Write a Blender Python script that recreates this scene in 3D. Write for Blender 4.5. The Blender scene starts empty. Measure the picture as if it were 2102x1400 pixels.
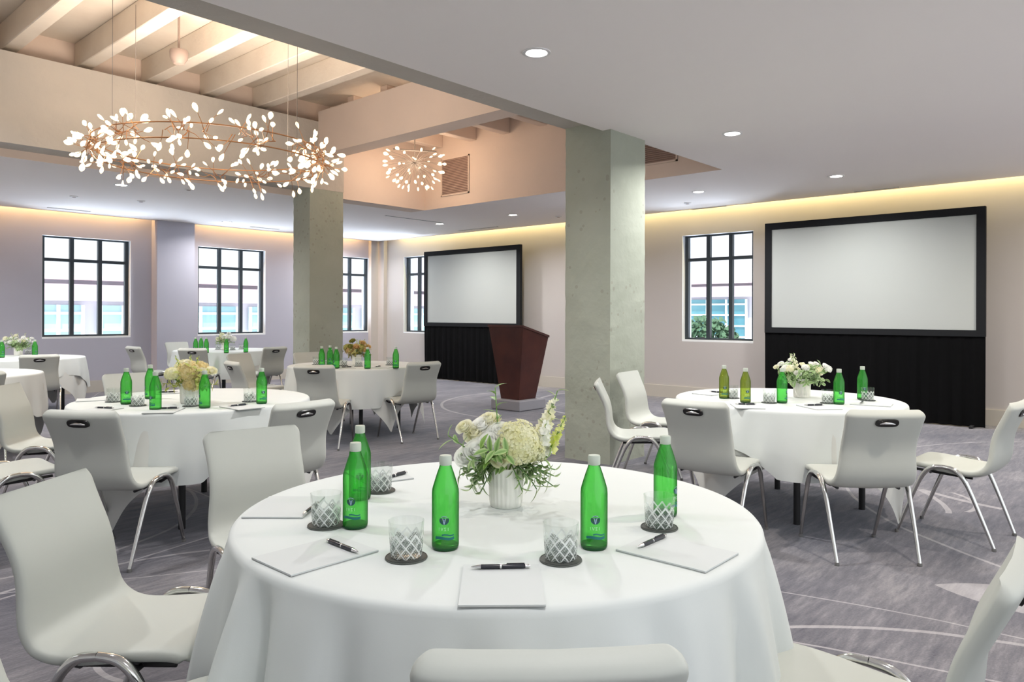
import bpy, math, random
from mathutils import Vector, Matrix
C = bpy.context.scene.collection
PI = math.pi
sin, cos = math.sin, math.cos

# ------------------------------------------------------------------ camera model
F, TH, V0, ROLL, EYE = 1518.0, 0.73033, 645.4, -0.00303, 1.354
def ray(u, v):
    du, dv = u-1051, v-V0
    c, s = cos(ROLL), sin(ROLL)
    r, z = (du*c+dv*s)/F, -(-du*s+dv*c)/F
    return Vector((cos(TH)+r*sin(TH), sin(TH)-r*cos(TH), z))
def at(u, v, z):                       # where the sight line of a pixel meets the level z
    d = ray(u, v); t = (z-EYE)/d.z
    return Vector((d.x*t, d.y*t, z))

# ------------------------------------------------------------------ materials
def mat(name, col, rough=.6, metal=0., spec=.4, trans=0., emit=None, es=0., noise=None, bump=None, coat=0., sheen=0.):
    m = bpy.data.materials.new(name); m.use_nodes = True
    nt = m.node_tree; b = nt.nodes['Principled BSDF']
    b.inputs['Base Color'].default_value = (*col, 1)
    b.inputs['Roughness'].default_value = rough
    b.inputs['Metallic'].default_value = metal
    b.inputs['Specular IOR Level'].default_value = spec
    b.inputs['Transmission Weight'].default_value = trans
    b.inputs['Coat Weight'].default_value = coat
    b.inputs['Sheen Weight'].default_value = sheen
    if emit:
        b.inputs['Emission Color'].default_value = (*emit, 1); b.inputs['Emission Strength'].default_value = es
    if noise or bump:
        tc = nt.nodes.new('ShaderNodeTexCoord')
    if noise:                          # (scale, second colour)
        n = nt.nodes.new('ShaderNodeTexNoise'); n.inputs['Scale'].default_value = noise[0]; n.inputs['Detail'].default_value = 5
        r = nt.nodes.new('ShaderNodeValToRGB')
        r.color_ramp.elements[0].position = .35; r.color_ramp.elements[1].position = .65
        r.color_ramp.elements[0].color = (*col, 1); r.color_ramp.elements[1].color = (*noise[1], 1)
        nt.links.new(tc.outputs['Object'], n.inputs['Vector']); nt.links.new(n.outputs['Fac'], r.inputs['Fac'])
        nt.links.new(r.outputs['Color'], b.inputs['Base Color'])
    if bump:                           # (scale, strength, distance)
        n = nt.nodes.new('ShaderNodeTexNoise'); n.inputs['Scale'].default_value = bump[0]; n.inputs['Detail'].default_value = 6
        k = nt.nodes.new('ShaderNodeBump'); k.inputs['Strength'].default_value = bump[1]; k.inputs['Distance'].default_value = bump[2]
        nt.links.new(tc.outputs['Object'], n.inputs['Vector']); nt.links.new(n.outputs['Fac'], k.inputs['Height'])
        nt.links.new(k.outputs['Normal'], b.inputs['Normal'])
    return m

M = {}
M['ceiling'] = mat('ceiling paint', (.92,.875,.855), .8, spec=.1, noise=(.6, (.905,.86,.845)))
M['wall_left'] = mat('daylight tinted grey wall', (.46,.455,.525), .8, spec=.1, noise=(.8, (.445,.44,.51)))  # grey wall with bluish window daylight put into the colour
M['wall_right'] = mat('taupe grey wall', (.50,.47,.455), .8, spec=.1, noise=(.8, (.48,.45,.44)))
M['base'] = mat('baseboard paint', (.50,.47,.42), .6)
M['reveal'] = mat('window reveal paint', (.80,.82,.84), .6)
M['coffer'] = mat('pinkish glow coffer plaster', (.74,.62,.54), .85, spec=.1, noise=(1.2, (.70,.59,.52)), bump=(6, .25, .03))  # pinkish paint with the chandeliers' warm glow put into the colour
M['timber'] = mat('painted joists', (.74,.68,.60), .8, spec=.1, noise=(3, (.70,.63,.55)), bump=(12, .3, .02))
M['beam'] = mat('painted concrete beam', (.56,.52,.47), .85, spec=.1, noise=(1.5, (.50,.47,.43)), bump=(7, .5, .03))
M['slot'] = mat('dark slot', (.05,.05,.05), .7)
M['frame'] = mat('dark window frame', (.03,.04,.05), .4)
M['cloth'] = mat('white linen', (.655,.69,.685), .8, spec=.1, noise=(2.0, (.635,.67,.665)), bump=(300, .05, .002))
M['under'] = mat('white underlay linen', (.62,.63,.61), .85, spec=.1, noise=(2.0, (.59,.60,.58)))
M['wood'] = mat('dark tabletop board', (.10,.07,.05), .5)
M['black'] = mat('black metal', (.02,.02,.022), .4)
M['uph'] = mat('off white upholstery', (.495,.515,.48), .5, spec=.3, noise=(3, (.48,.50,.465)), bump=(180, .06, .001))
M['chrome'] = mat('chrome', (.72,.72,.70), .12, metal=1)
M['rubber'] = mat('grey foot cap', (.12,.12,.12), .6)
M['slotblack'] = mat('black plastic and slot shade', (.015,.015,.015), .3)
M['screen'] = mat('white screen fabric', (.46,.485,.465), .7, spec=.1, noise=(.7, (.445,.47,.455)))
M['drape'] = mat('black drape', (.003,.003,.0035), .9, spec=.1)
M['drapeframe'] = mat('black frame velvet', (.012,.013,.015), .8, spec=.2)
M['mahogany'] = mat('mahogany veneer', (.075,.022,.016), .35, noise=(3, (.05,.014,.012)))
M['plinth'] = mat('grey plinth', (.28,.28,.31), .7)
M['paper'] = mat('white paper', (.58,.61,.615), .7)
M['padedge'] = mat('grey pad back', (.35,.36,.36), .7)
M['pen'] = mat('black pen barrel', (.02,.022,.03), .25)
M['silver'] = mat('silver metal', (.75,.75,.75), .2, metal=1)
M['coaster'] = mat('dark grey coaster', (.10,.11,.10), .8)
M['cap'] = mat('silver white bottle cap', (.50,.55,.48), .4)
M['emblem'] = mat('dark blue green emblem ink', (.012,.065,.085), .5)
M['emblem2'] = mat('pale blue emblem ink', (.30,.42,.55), .5)
M['ink'] = mat('pale green white ink', (.45,.72,.50), .5)
M['band'] = mat('teal band ink', (.01,.15,.15), .5)
M['bottlebase'] = mat('dark green bottle base', (.0,.055,.012), .15)
M['pot'] = mat('white ceramic', (.86,.85,.80), .55)
M['brass'] = mat('copper wire', (.50,.27,.14), .3, metal=1)
M['wire'] = mat('thin steel wire', (.25,.22,.2), .5)
M['bulb'] = mat('glowing leaf bulb', (.9,.8,.6), .4, emit=(1.0,.76,.48), es=1.9)
M['lens'] = mat('downlight lens', (.9,.9,.9), .4, emit=(1.0,.96,.9), es=9)
M['white'] = mat('white trim plastic', (.75,.74,.74), .5)
M['grille'] = mat('vent grille metal', (.55,.42,.37), .5)
M['grilleback'] = mat('vent dark void', (.22,.15,.13), .8)
M['dome'] = mat('brown grey dome', (.32,.25,.22), .5)
M['stem'] = mat('green stems', (.16,.30,.06), .5)
M['olive'] = mat('olive foliage', (.30,.30,.06), .6, noise=(20, (.42,.38,.12)))
M['facade'] = mat('pale exterior wall', (.80,.78,.84), .8)
M['pink'] = mat('pale pink cornice', (.90,.74,.78), .8, noise=(1, (.90,.78,.83)))
M['teal'] = mat('pale teal glazing', (.34,.62,.70), .5, noise=(.5, (.55,.78,.82)))
M['grid'] = mat('white glazing bars', (.85,.90,.92), .6)
M['teal2'] = mat('deep teal glazing', (.10,.30,.38), .3, noise=(.4, (.2,.45,.52)))
M['leaves'] = mat('distant tree leaves', (.07,.15,.09), .8, noise=(2, (.13,.24,.14)))

def petal_mat(name, c1, c2, sc=35):
    m = bpy.data.materials.new(name); m.use_nodes = True; nt = m.node_tree; N = nt.nodes; L = nt.links
    N.remove(N['Principled BSDF']); out = N['Material Output']
    tc = N.new('ShaderNodeTexCoord'); n = N.new('ShaderNodeTexNoise'); n.inputs['Scale'].default_value = sc
    r = N.new('ShaderNodeValToRGB'); r.color_ramp.elements[0].position = .35; r.color_ramp.elements[1].position = .65
    r.color_ramp.elements[0].color = (*c1, 1); r.color_ramp.elements[1].color = (*c2, 1)
    L.new(tc.outputs['Object'], n.inputs['Vector']); L.new(n.outputs['Fac'], r.inputs['Fac'])
    d = N.new('ShaderNodeBsdfDiffuse'); t = N.new('ShaderNodeBsdfTranslucent'); x = N.new('ShaderNodeMixShader'); x.inputs['Fac'].default_value = .5
    L.new(r.outputs['Color'], d.inputs['Color']); L.new(r.outputs['Color'], t.inputs['Color'])
    L.new(d.outputs[0], x.inputs[1]); L.new(t.outputs[0], x.inputs[2]); L.new(x.outputs[0], out.inputs['Surface'])
    return m
M['hydr'] = petal_mat('cream hydrangea petals', (.88,.86,.55), (.92,.92,.74))
M['hydr2'] = petal_mat('yellow cream petals', (.88,.74,.38), (.92,.84,.55))
M['rose'] = petal_mat('white rose petals', (.97,.98,.94), (.98,.98,.96))
M['rosey'] = petal_mat('cream rose petals', (.92,.90,.66), (.93,.92,.80))
M['spikey'] = petal_mat('yellow green buds', (.62,.70,.14), (.85,.86,.45))
M['peach'] = petal_mat('peach petals', (.80,.56,.30), (.74,.58,.28))

def leaf_mat():
    m = bpy.data.materials.new('variegated leaf'); m.use_nodes = True
    nt = m.node_tree; b = nt.nodes['Principled BSDF']
    a = nt.nodes.new('ShaderNodeVertexColor'); a.layer_name = 'Col'
    nt.links.new(a.outputs['Color'], b.inputs['Base Color']); b.inputs['Roughness'].default_value = .5
    return m
M['leaf'] = leaf_mat()

def rim(N, L, base=.04, k=.75):
    lw = N.new('ShaderNodeLayerWeight'); lw.inputs['Blend'].default_value = .5
    p = N.new('ShaderNodeMath'); p.operation = 'POWER'; p.inputs[1].default_value = 4.5; L.new(lw.outputs['Facing'], p.inputs[0])
    q = N.new('ShaderNodeMath'); q.operation = 'MULTIPLY_ADD'; q.inputs[1].default_value = k; q.inputs[2].default_value = base; L.new(p.outputs[0], q.inputs[0])
    return q
def bottle_mat(name, edge, tint, glow):
    m = bpy.data.materials.new(name); m.use_nodes = True
    nt = m.node_tree; N = nt.nodes; L = nt.links
    N.remove(N['Principled BSDF'])
    out = N['Material Output']
    lw = N.new('ShaderNodeLayerWeight'); lw.inputs['Blend'].default_value = .35
    cr = N.new('ShaderNodeValToRGB')
    cr.color_ramp.elements[0].color = (*tint, 1); cr.color_ramp.elements[1].color = (*edge, 1)
    cr.color_ramp.elements[0].position = .16; cr.color_ramp.elements[1].position = .62
    L.new(lw.outputs['Facing'], cr.inputs['Fac'])
    tr = N.new('ShaderNodeBsdfTransparent'); L.new(cr.outputs['Color'], tr.inputs['Color'])
    tl = N.new('ShaderNodeBsdfTranslucent'); tl.inputs['Color'].default_value = (*glow, 1)
    df = N.new('ShaderNodeBsdfDiffuse'); df.inputs['Color'].default_value = (*glow, 1)
    gl = N.new('ShaderNodeBsdfGlossy'); gl.inputs['Roughness'].default_value = .06
    a1 = N.new('ShaderNodeMixShader'); a1.inputs['Fac'].default_value = .5
    L.new(tl.outputs[0], a1.inputs[1]); L.new(df.outputs[0], a1.inputs[2])
    a2 = N.new('ShaderNodeMixShader'); a2.inputs['Fac'].default_value = .22
    L.new(tr.outputs[0], a2.inputs[1]); L.new(a1.outputs[0], a2.inputs[2])
    fr = rim(N, L, .05, .2)
    a3 = N.new('ShaderNodeMixShader')
    L.new(fr.outputs[0], a3.inputs['Fac']); L.new(a2.outputs[0], a3.inputs[1]); L.new(gl.outputs[0], a3.inputs[2])
    L.new(a3.outputs[0], out.inputs['Surface'])
    return m
M['bottle'] = bottle_mat('green bottle glass', (.0,.16,.01), (.36,.86,.33), (.10,.66,.11))
M['bottle2'] = bottle_mat('olive green bottle glass', (.08,.16,.0), (.58,.68,.20), (.36,.44,.06))

def glass_mat(name, col, tfac, cut=False):
    m = bpy.data.materials.new(name); m.use_nodes = True
    nt = m.node_tree; N = nt.nodes; L = nt.links
    N.remove(N['Principled BSDF']); out = N['Material Output']
    tr = N.new('ShaderNodeBsdfTransparent'); tr.inputs['Color'].default_value = (*col, 1)
    gl = N.new('ShaderNodeBsdfGlossy'); gl.inputs['Roughness'].default_value = .03
    fr = rim(N, L, .03, .6)
    mx = N.new('ShaderNodeMixShader')
    L.new(fr.outputs[0], mx.inputs['Fac']); L.new(tr.outputs[0], mx.inputs[1]); L.new(gl.outputs[0], mx.inputs[2])
    last = mx
    if cut:
        rf = N.new('ShaderNodeBsdfGlass'); rf.inputs['IOR'].default_value = 1.35; rf.inputs['Roughness'].default_value = .02
        rf.inputs['Color'].default_value = (.98,.99,.985,1)
        m2 = N.new('ShaderNodeMixShader'); m2.inputs['Fac'].default_value = tfac
        L.new(rf.outputs[0], m2.inputs[1]); L.new(mx.outputs[0], m2.inputs[2]); last = m2
    L.new(last.outputs[0], out.inputs['Surface'])
    return m
M['pane'] = glass_mat('window glass', (.97,.985,.99), 0)
def crystal_mat():
    m = bpy.data.materials.new('cut crystal'); m.use_nodes = True; nt = m.node_tree; N = nt.nodes; L = nt.links
    N.remove(N['Principled BSDF']); out = N['Material Output']
    def math_(op, a, b=None):
        n = N.new('ShaderNodeMath'); n.operation = op
        for i, x in enumerate((a, b)):
            if x is None: continue
            if isinstance(x, (int, float)): n.inputs[i].default_value = x
            else: L.new(x, n.inputs[i])
        return n.outputs[0]
    tc = N.new('ShaderNodeTexCoord'); sp = N.new('ShaderNodeSeparateXYZ'); L.new(tc.outputs['Object'], sp.inputs[0])
    ang = math_('MULTIPLY', math_('ARCTAN2', sp.outputs[1], sp.outputs[0]), 10/(2*PI)); z = sp.outputs[2]
    def line(k, mul, w):
        f = math_('ABSOLUTE', math_('SUBTRACT', math_('FRACT', math_('MULTIPLY', math_('ADD', ang, math_('MULTIPLY', z, k)), mul)), .5))
        return math_('LESS_THAN', f, w)
    big = math_('MAXIMUM', line(34, 1, .085), line(-34, 1, .085))
    fine = math_('MAXIMUM', line(34, 4, .14), line(-34, 4, .14))
    low = math_('LESS_THAN', z, .060); lower = math_('LESS_THAN', math_('ADD', z, math_('MULTIPLY', math_('SINE', math_('MULTIPLY', ang, PI)), .008)), .042)
    dark = math_('MULTIPLY', math_('MULTIPLY', fine, lower), .62)
    lite = math_('MULTIPLY', math_('MULTIPLY', big, low), .62)
    tr = N.new('ShaderNodeBsdfTransparent'); tr.inputs['Color'].default_value = (.965,.975,.97,1)
    gl = N.new('ShaderNodeBsdfGlossy'); gl.inputs['Roughness'].default_value = .05
    fr = rim(N, L, .04, .45)
    m1 = N.new('ShaderNodeMixShader'); L.new(fr.outputs[0], m1.inputs['Fac']); L.new(tr.outputs[0], m1.inputs[1]); L.new(gl.outputs[0], m1.inputs[2])
    dk = N.new('ShaderNodeBsdfDiffuse'); dk.inputs['Color'].default_value = (.16,.19,.18,1)
    m2 = N.new('ShaderNodeMixShader'); L.new(dark, m2.inputs['Fac']); L.new(m1.outputs[0], m2.inputs[1]); L.new(dk.outputs[0], m2.inputs[2])
    wh = N.new('ShaderNodeBsdfDiffuse'); wh.inputs['Color'].default_value = (.92,.95,.94,1)
    m3 = N.new('ShaderNodeMixShader'); L.new(lite, m3.inputs['Fac']); L.new(m2.outputs[0], m3.inputs[1]); L.new(wh.outputs[0], m3.inputs[2])
    L.new(m3.outputs[0], out.inputs['Surface']); return m
M['crystal'] = crystal_mat()

def carpet_mat():
    m = bpy.data.materials.new('grey patterned carpet'); m.use_nodes = True
    nt = m.node_tree; N = nt.nodes; L = nt.links; b = N['Principled BSDF']
    b.inputs['Roughness'].default_value = .95; b.inputs['Specular IOR Level'].default_value = .1
    b.inputs['Sheen Weight'].default_value = .35; b.inputs['Sheen Roughness'].default_value = .45; b.inputs['Sheen Tint'].default_value = (.80,.86,1,1)
    tc = N.new('ShaderNodeTexCoord')
    def math_(op, a, bb=None, c=None):
        n = N.new('ShaderNodeMath'); n.operation = op
        for i, x in enumerate((a, bb, c)):
            if x is None: continue
            if isinstance(x, (int, float)): n.inputs[i].default_value = x
            else: L.new(x, n.inputs[i])
        return n.outputs[0]
    def noise(rot, sc, scale, det, rough=.55):
        mp = N.new('ShaderNodeMapping'); mp.inputs['Rotation'].default_value = (0,0,math.radians(rot)); mp.inputs['Scale'].default_value = sc
        L.new(tc.outputs['Object'], mp.inputs['Vector'])
        n = N.new('ShaderNodeTexNoise'); n.inputs['Scale'].default_value = scale; n.inputs['Detail'].default_value = det; n.inputs['Roughness'].default_value = rough
        L.new(mp.outputs[0], n.inputs['Vector']); return n.outputs['Fac']
    big = noise(20, (1,1.6,1), 1.1, 6)
    s1 = noise(35, (1.3,8,1), 3.4, 8, .72)
    s2 = noise(-52, (1.1,7,1), 3.2, 8, .72)
    fine = noise(0, (1,1,1), 90, 3)
    v = math_('MULTIPLY', big, .95)
    v = math_('ADD', v, math_('MULTIPLY', s1, .75))
    v = math_('ADD', v, math_('MULTIPLY', s2, .75))
    v = math_('ADD', v, math_('MULTIPLY', fine, .25))
    cr = N.new('ShaderNodeValToRGB')
    e = cr.color_ramp.elements
    e[0].position = 1.08/1.8; e[0].color = (.062,.058,.072,1)
    e[1].position = 1.66/1.8; e[1].color = (.265,.25,.262,1)
    mid = e.new(1.35/1.8); mid.color = (.132,.125,.139,1)
    L.new(math_('DIVIDE', v, 1.8), cr.inputs['Fac'])
    # pale drawn lines of the pattern: big arcs, a scribble and a leaf shape
    sep = N.new('ShaderNodeSeparateXYZ')
    wob = N.new('ShaderNodeTexNoise'); wob.inputs['Scale'].default_value = 1.5
    L.new(tc.outputs['Object'], wob.inputs['Vector'])
    wv = N.new('ShaderNodeVectorMath'); wv.operation = 'MULTIPLY_ADD'
    L.new(wob.outputs['Color'], wv.inputs[0]); wv.inputs[1].default_value = (.06,.06,0); 
    sh = N.new('ShaderNodeVectorMath'); sh.operation = 'SUBTRACT'; L.new(tc.outputs['Object'], sh.inputs[0]); sh.inputs[1].default_value = (.03,.03,0)
    L.new(sh.outputs[0], wv.inputs[2]); L.new(wv.outputs[0], sep.inputs[0])
    X, Y = sep.outputs[0], sep.outputs[1]
    def dist(cx, cy):
        dx = math_('SUBTRACT', X, cx); dy = math_('SUBTRACT', Y, cy)
        return math_('SQRT', math_('ADD', math_('MULTIPLY', dx, dx), math_('MULTIPLY', dy, dy)))
    def arc(p, q, r3, w, lim=None):
        (ax, ay), (bx, by), (cx, cy) = p, q, r3
        d = 2*(ax*(by-cy)+bx*(cy-ay)+cx*(ay-by))
        ux = ((ax*ax+ay*ay)*(by-cy)+(bx*bx+by*by)*(cy-ay)+(cx*cx+cy*cy)*(ay-by))/d
        uy = ((ax*ax+ay*ay)*(cx-bx)+(bx*bx+by*by)*(ax-cx)+(cx*cx+cy*cy)*(bx-ax))/d
        R = math.hypot(ax-ux, ay-uy)
        o = math_('LESS_THAN', math_('ABSOLUTE', math_('SUBTRACT', dist(ux, uy), R)), w)
        return math_('MULTIPLY', o, math_('LESS_THAN', dist(*lim[:2]), lim[2])) if lim else o
    ms = [arc((3.573,1.469),(3.68,1.026),(3.733,.641),.006), arc((3.18,1.276),(3.345,1.092),(3.619,.622),.014),
          arc((3.05,1.229),(3.131,.90),(3.205,.621),.007), arc((1.007,4.22),(1.5,4.26),(2.1,4.05),.012), arc((.984,4.13),(1.4,4.21),(2.1,4.35),.009),
          arc((1.05,2.97),(1.18,2.75),(1.5,2.72),.012), arc((1.765,4.552),(2.05,4.72),(2.283,4.95),.012),
          arc((6.405,1.44),(6.31,1.27),(6.243,1.12),.03,(6.25,1.2,.32)), arc((6.341,1.424),(6.10,1.27),(5.883,1.184),.02,(6.1,1.3,.35)), arc((6.5,1.3),(6.3,1.1),(6.0,1.05),.015,(6.2,1.15,.3)),
          arc((8.0,5.0),(7.0,6.5),(7.4,8.0),.02), arc((9,4.0),(8.0,5.6),(8.8,7.4),.03), arc((4.5,0.2),(5.3,1.4),(7.4,2.2),.012)]
    # leaf: overlap of two discs
    lf = math_('MULTIPLY', math_('LESS_THAN', dist(4.668,.515), .606), math_('LESS_THAN', dist(3.872,.385), .606))
    s = ms[0]
    for k in ms[1:]: s = math_('MAXIMUM', s, k)
    mk = math_('MAXIMUM', math_('MULTIPLY', s, .60), math_('MULTIPLY', lf, .60))
    mk = math_('MULTIPLY', mk, math_('ADD', .45, s2))
    mx = N.new('ShaderNodeMix'); mx.data_type = 'RGBA'
    L.new(mk, mx.inputs['Factor']); L.new(cr.outputs['Color'], mx.inputs['A']); mx.inputs['B'].default_value = (.44,.42,.43,1)
    L.new(mx.outputs['Result'], b.inputs['Base Color'])
    bp = N.new('ShaderNodeBump'); bp.inputs['Strength'].default_value = .4; bp.inputs['Distance'].default_value = .004
    L.new(fine, bp.inputs['Height']); L.new(bp.outputs[0], b.inputs['Normal'])
    return m
M['carpet'] = carpet_mat()

def concrete_mat(name, c1, c2):
    m = mat(name, c1, .8, spec=.2, noise=(2.2, c2), bump=(5, .5, .03))
    nt = m.node_tree; N = nt.nodes; L = nt.links
    tc = N.new('ShaderNodeTexCoord')
    v = N.new('ShaderNodeTexVoronoi'); v.inputs['Scale'].default_value = 12; v.inputs['Randomness'].default_value = 1
    n = N.new('ShaderNodeTexNoise'); n.inputs['Scale'].default_value = 1.7; n.inputs['Detail'].default_value = 3
    L.new(tc.outputs['Object'], v.inputs['Vector']); L.new(tc.outputs['Object'], n.inputs['Vector'])
    a = N.new('ShaderNodeMath'); a.operation = 'LESS_THAN'; a.inputs[1].default_value = .21; L.new(v.outputs['Distance'], a.inputs[0])
    g = N.new('ShaderNodeMath'); g.operation = 'GREATER_THAN'; g.inputs[1].default_value = .52; L.new(n.outputs['Fac'], g.inputs[0])
    p = N.new('ShaderNodeMath'); p.operation = 'MULTIPLY'; L.new(a.outputs[0], p.inputs[0]); L.new(g.outputs[0], p.inputs[1])
    p2 = N.new('ShaderNodeMath'); p2.operation = 'MULTIPLY'; p2.inputs[1].default_value = .38; L.new(p.outputs[0], p2.inputs[0])
    b = N['Principled BSDF']; old = b.inputs['Base Color'].links[0].from_socket
    mx = N.new('ShaderNodeMix'); mx.data_type = 'RGBA'; L.new(p2.outputs[0], mx.inputs['Factor']); L.new(old, mx.inputs['A'])
    mx.inputs['B'].default_value = (.24,.23,.18,1); L.new(mx.outputs['Result'], b.inputs['Base Color'])
    return m
M['column'] = concrete_mat('painted concrete column', (.38,.405,.345), (.345,.37,.31))

# ------------------------------------------------------------------ mesh builder
class MB:
    def __init__(s): s.v = []; s.f = []; s.col = []
    def add(s, vs, fs, col=None):
        o = len(s.v); s.v += [tuple(x) for x in vs]; s.f += [tuple(i+o for i in f) for f in fs]
        if col: s.col += col
        return s
    def box(s, a, b, bev=0.):
        (x0,y0,z0),(x1,y1,z1) = a, b
        if bev <= 0:
            return s.add([(x0,y0,z0),(x1,y0,z0),(x1,y1,z0),(x0,y1,z0),(x0,y0,z1),(x1,y0,z1),(x1,y1,z1),(x0,y1,z1)],
                         [(3,2,1,0),(4,5,6,7),(0,1,5,4),(1,2,6,5),(2,3,7,6),(3,0,4,7)])
        g = bev; vs = []
        for sz, zz in ((0,z0),(1,z0+g),(1,z1-g),(0,z1)):
            k = 0 if sz else g
            vs += [(x0+k+g*(sz==1)*0,y0+k+g*0,zz),(x1-k,y0+k,zz),(x1-k,y1-k,zz),(x0+k,y1-k,zz)]
        fs = [(3,2,1,0),(12,13,14,15)]
        for r in range(3):
            for i in range(4):
                j = (i+1) % 4; fs.append((r*4+i, r*4+j, r*4+4+j, r*4+4+i))
        return s.add(vs, fs)
    def tube(s, pts, rad, n=10, closed=False, cap=True):
        pts = [Vector(p) for p in pts]; N = len(pts)
        if not isinstance(rad, (list, tuple)): rad = [rad]*N
        vs = []; up = None
        for i, p in enumerate(pts):
            if closed: t = pts[(i+1) % N]-pts[i-1]
            else: t = pts[min(i+1, N-1)]-pts[max(i-1, 0)]
            t.normalize()
            if up is None: up = Vector((0,0,1)) if abs(t.z) < .9 else Vector((1,0,0))
            a = t.cross(up)
            if a.length < 1e-4: a = t.cross(Vector((0,1,0)))
            a.normalize(); b = a.cross(t); up = b
            for k in range(n):
                w = 2*PI*k/n; vs.append(p+a*(cos(w)*rad[i])+b*(sin(w)*rad[i]))
        fs = []
        for i in range(N if closed else N-1):
            j = (i+1) % N
            for k in range(n): l = (k+1) % n; fs.append((i*n+k, j*n+k, j*n+l, i*n+l))
        if cap and not closed:
            fs.append(tuple(range(n))); fs.append(tuple(reversed(range((N-1)*n, N*n))))
        return s.add(vs, fs)
    def lathe(s, prof, n=32, c=(0,0,0), fn=None):
        vs = []; fs = []
        for i, (r, z) in enumerate(prof):
            for k in range(n):
                w = 2*PI*k/n; rr = fn(r, z, w) if fn else r
                vs.append((c[0]+rr*cos(w), c[1]+rr*sin(w), c[2]+z))
        for i in range(len(prof)-1):
            for k in range(n): l = (k+1) % n; fs.append((i*n+k, i*n+l, (i+1)*n+l, (i+1)*n+k))
        if prof[0][0] > 1e-5: fs.append(tuple(reversed(range(n))))
        if prof[-1][0] > 1e-5: fs.append(tuple(range((len(prof)-1)*n, len(prof)*n)))
        return s.add(vs, fs)
    def mesh(s, name, m, smooth=True, angle=40):
        me = bpy.data.meshes.new(name); me.from_pydata(s.v, [], s.f); me.update()
        if s.col:
            at_ = me.color_attributes.new('Col', 'FLOAT_COLOR', 'POINT')
            for i, c in enumerate(s.col): at_.data[i].color = (*c, 1)
        me.materials.append(m)
        if smooth:
            me.shade_smooth()
            if angle: me.set_sharp_from_angle(angle=math.radians(angle))
        return me
    def build(s, name, m, parent=None, smooth=True, angle=40, loc=None, rz=None):
        return link(name, s.mesh(name, m, smooth, angle), parent, loc, rz)

def link(name, me, parent=None, loc=None, rz=None):
    o = bpy.data.objects.new(name, me); C.objects.link(o)
    if parent: o.parent = parent
    if loc is not None: o.location = loc
    if rz is not None: o.rotation_euler = (0,0,rz)
    return o
def tag(o, label=None, cat=None, group=None, kind=None):
    if label: o['label'] = label
    if cat: o['category'] = cat
    if group: o['group'] = group
    if kind: o['kind'] = kind
    return o
def thing(name, label, cat, loc=(0,0,0), rz=0., group=None):
    o = bpy.data.objects.new(name, None); C.objects.link(o); o.location = loc; o.rotation_euler = (0,0,rz)
    o.empty_display_size = .1
    return tag(o, label, cat, group)
def dup(r, loc, rz, label, group=None):
    def cp(o, parent):
        c = o.copy(); C.objects.link(c)
        if parent: c.parent = parent
        for ch in list(o.children): cp(ch, c)
        return c
    c = cp(r, None); c.location = loc; c.rotation_euler = (0,0,rz); c['label'] = label
    if group: c['group'] = group
    return c
def struct(name, mb, m, label=None, cat=None, smooth=False):
    o = mb.build(name, m, None, smooth, 30); o['kind'] = 'structure'
    return tag(o, label, cat)
def spline(pts, n):
    """Catmull-Rom through pts, n samples"""
    P = [Vector(p) for p in pts]; P = [2*P[0]-P[1]]+P+[2*P[-1]-P[-2]]; out = []; m = len(P)-3
    for i in range(n):
        t = i/(n-1)*m; k = min(int(t), m-1); t -= k
        a, b, c, d = P[k:k+4]
        out.append(.5*((2*b)+(c-a)*t+(2*a-5*b+4*c-d)*t*t+(3*b-a-3*c+d)*t**3))
    return out

# ------------------------------------------------------------------ the room
ZC, YL, XR, X0, Y0 = 3.024, 13.80, 10.762, -2.6, -2.6
TX, TY0, TY1, ZR = 7.93, 3.87, 9.33, 4.42      # ceiling opening and its roof
struct('floor', MB().box((X0,Y0,-.1),(XR+.3,YL+.3,0)), M['carpet'], 'grey violet carpet with brushed texture and pale drawn lines', 'carpet')
ce = MB()
EC = .13                                          # cove gap
for a, b in (((X0,Y0),(XR-EC,TY0)), ((X0,TY1),(XR-EC,YL-EC)), ((TX,TY0),(XR-EC,TY1))):
    ce.box((a[0],a[1],ZC),(b[0],b[1],ZC+.085))
struct('ceiling', ce, M['ceiling'], 'smooth lavender grey plaster ceiling around the raised coffer', 'ceiling')
def wall(axis, pos, lo, hi, holes, name, m, label):
    """wall along one axis with rectangular holes (lo,hi,z0,z1)"""
    mb = MB(); t = .3; ztop = 3.42
    def bx(a, b, z0, z1):
        if axis == 'x': mb.box((a,pos,z0),(b,pos+t,z1))
        else: mb.box((pos,a,z0),(pos+t,b,z1))
    cur = lo
    for a, b, z0, z1 in sorted(holes):
        bx(cur, a, 0, ztop); bx(a, b, 0, z0); bx(a, b, z1, ztop); cur = b
    bx(cur, hi, 0, ztop)
    return struct(name, mb, m, label, 'wall')
ZB, ZT = .928, 2.637
WL = [(3.881,5.262), (6.472,7.876), (9.10,10.502)]
WR = [(4.74,5.939), (11.72,12.915)]
wall('x', YL, X0, XR+.3, [(a,b,ZB,ZT) for a,b in WL], 'wall_left', M['wall_left'], 'daylight tinted grey wall with three tall windows')
struct('wall_rear_added', MB().box((X0-.3,Y0,0),(X0,YL+.3,3.42)), M['reveal'], 'pale unseen wall added behind the viewer to block and bounce light', 'wall')  # unseen wall, added to block side light and bounce some back
wall('y', XR, Y0, YL, [(a,b,ZB,ZT) for a,b in WR], 'wall_right', M['wall_right'], 'taupe grey wall behind the two projection screens')
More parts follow.
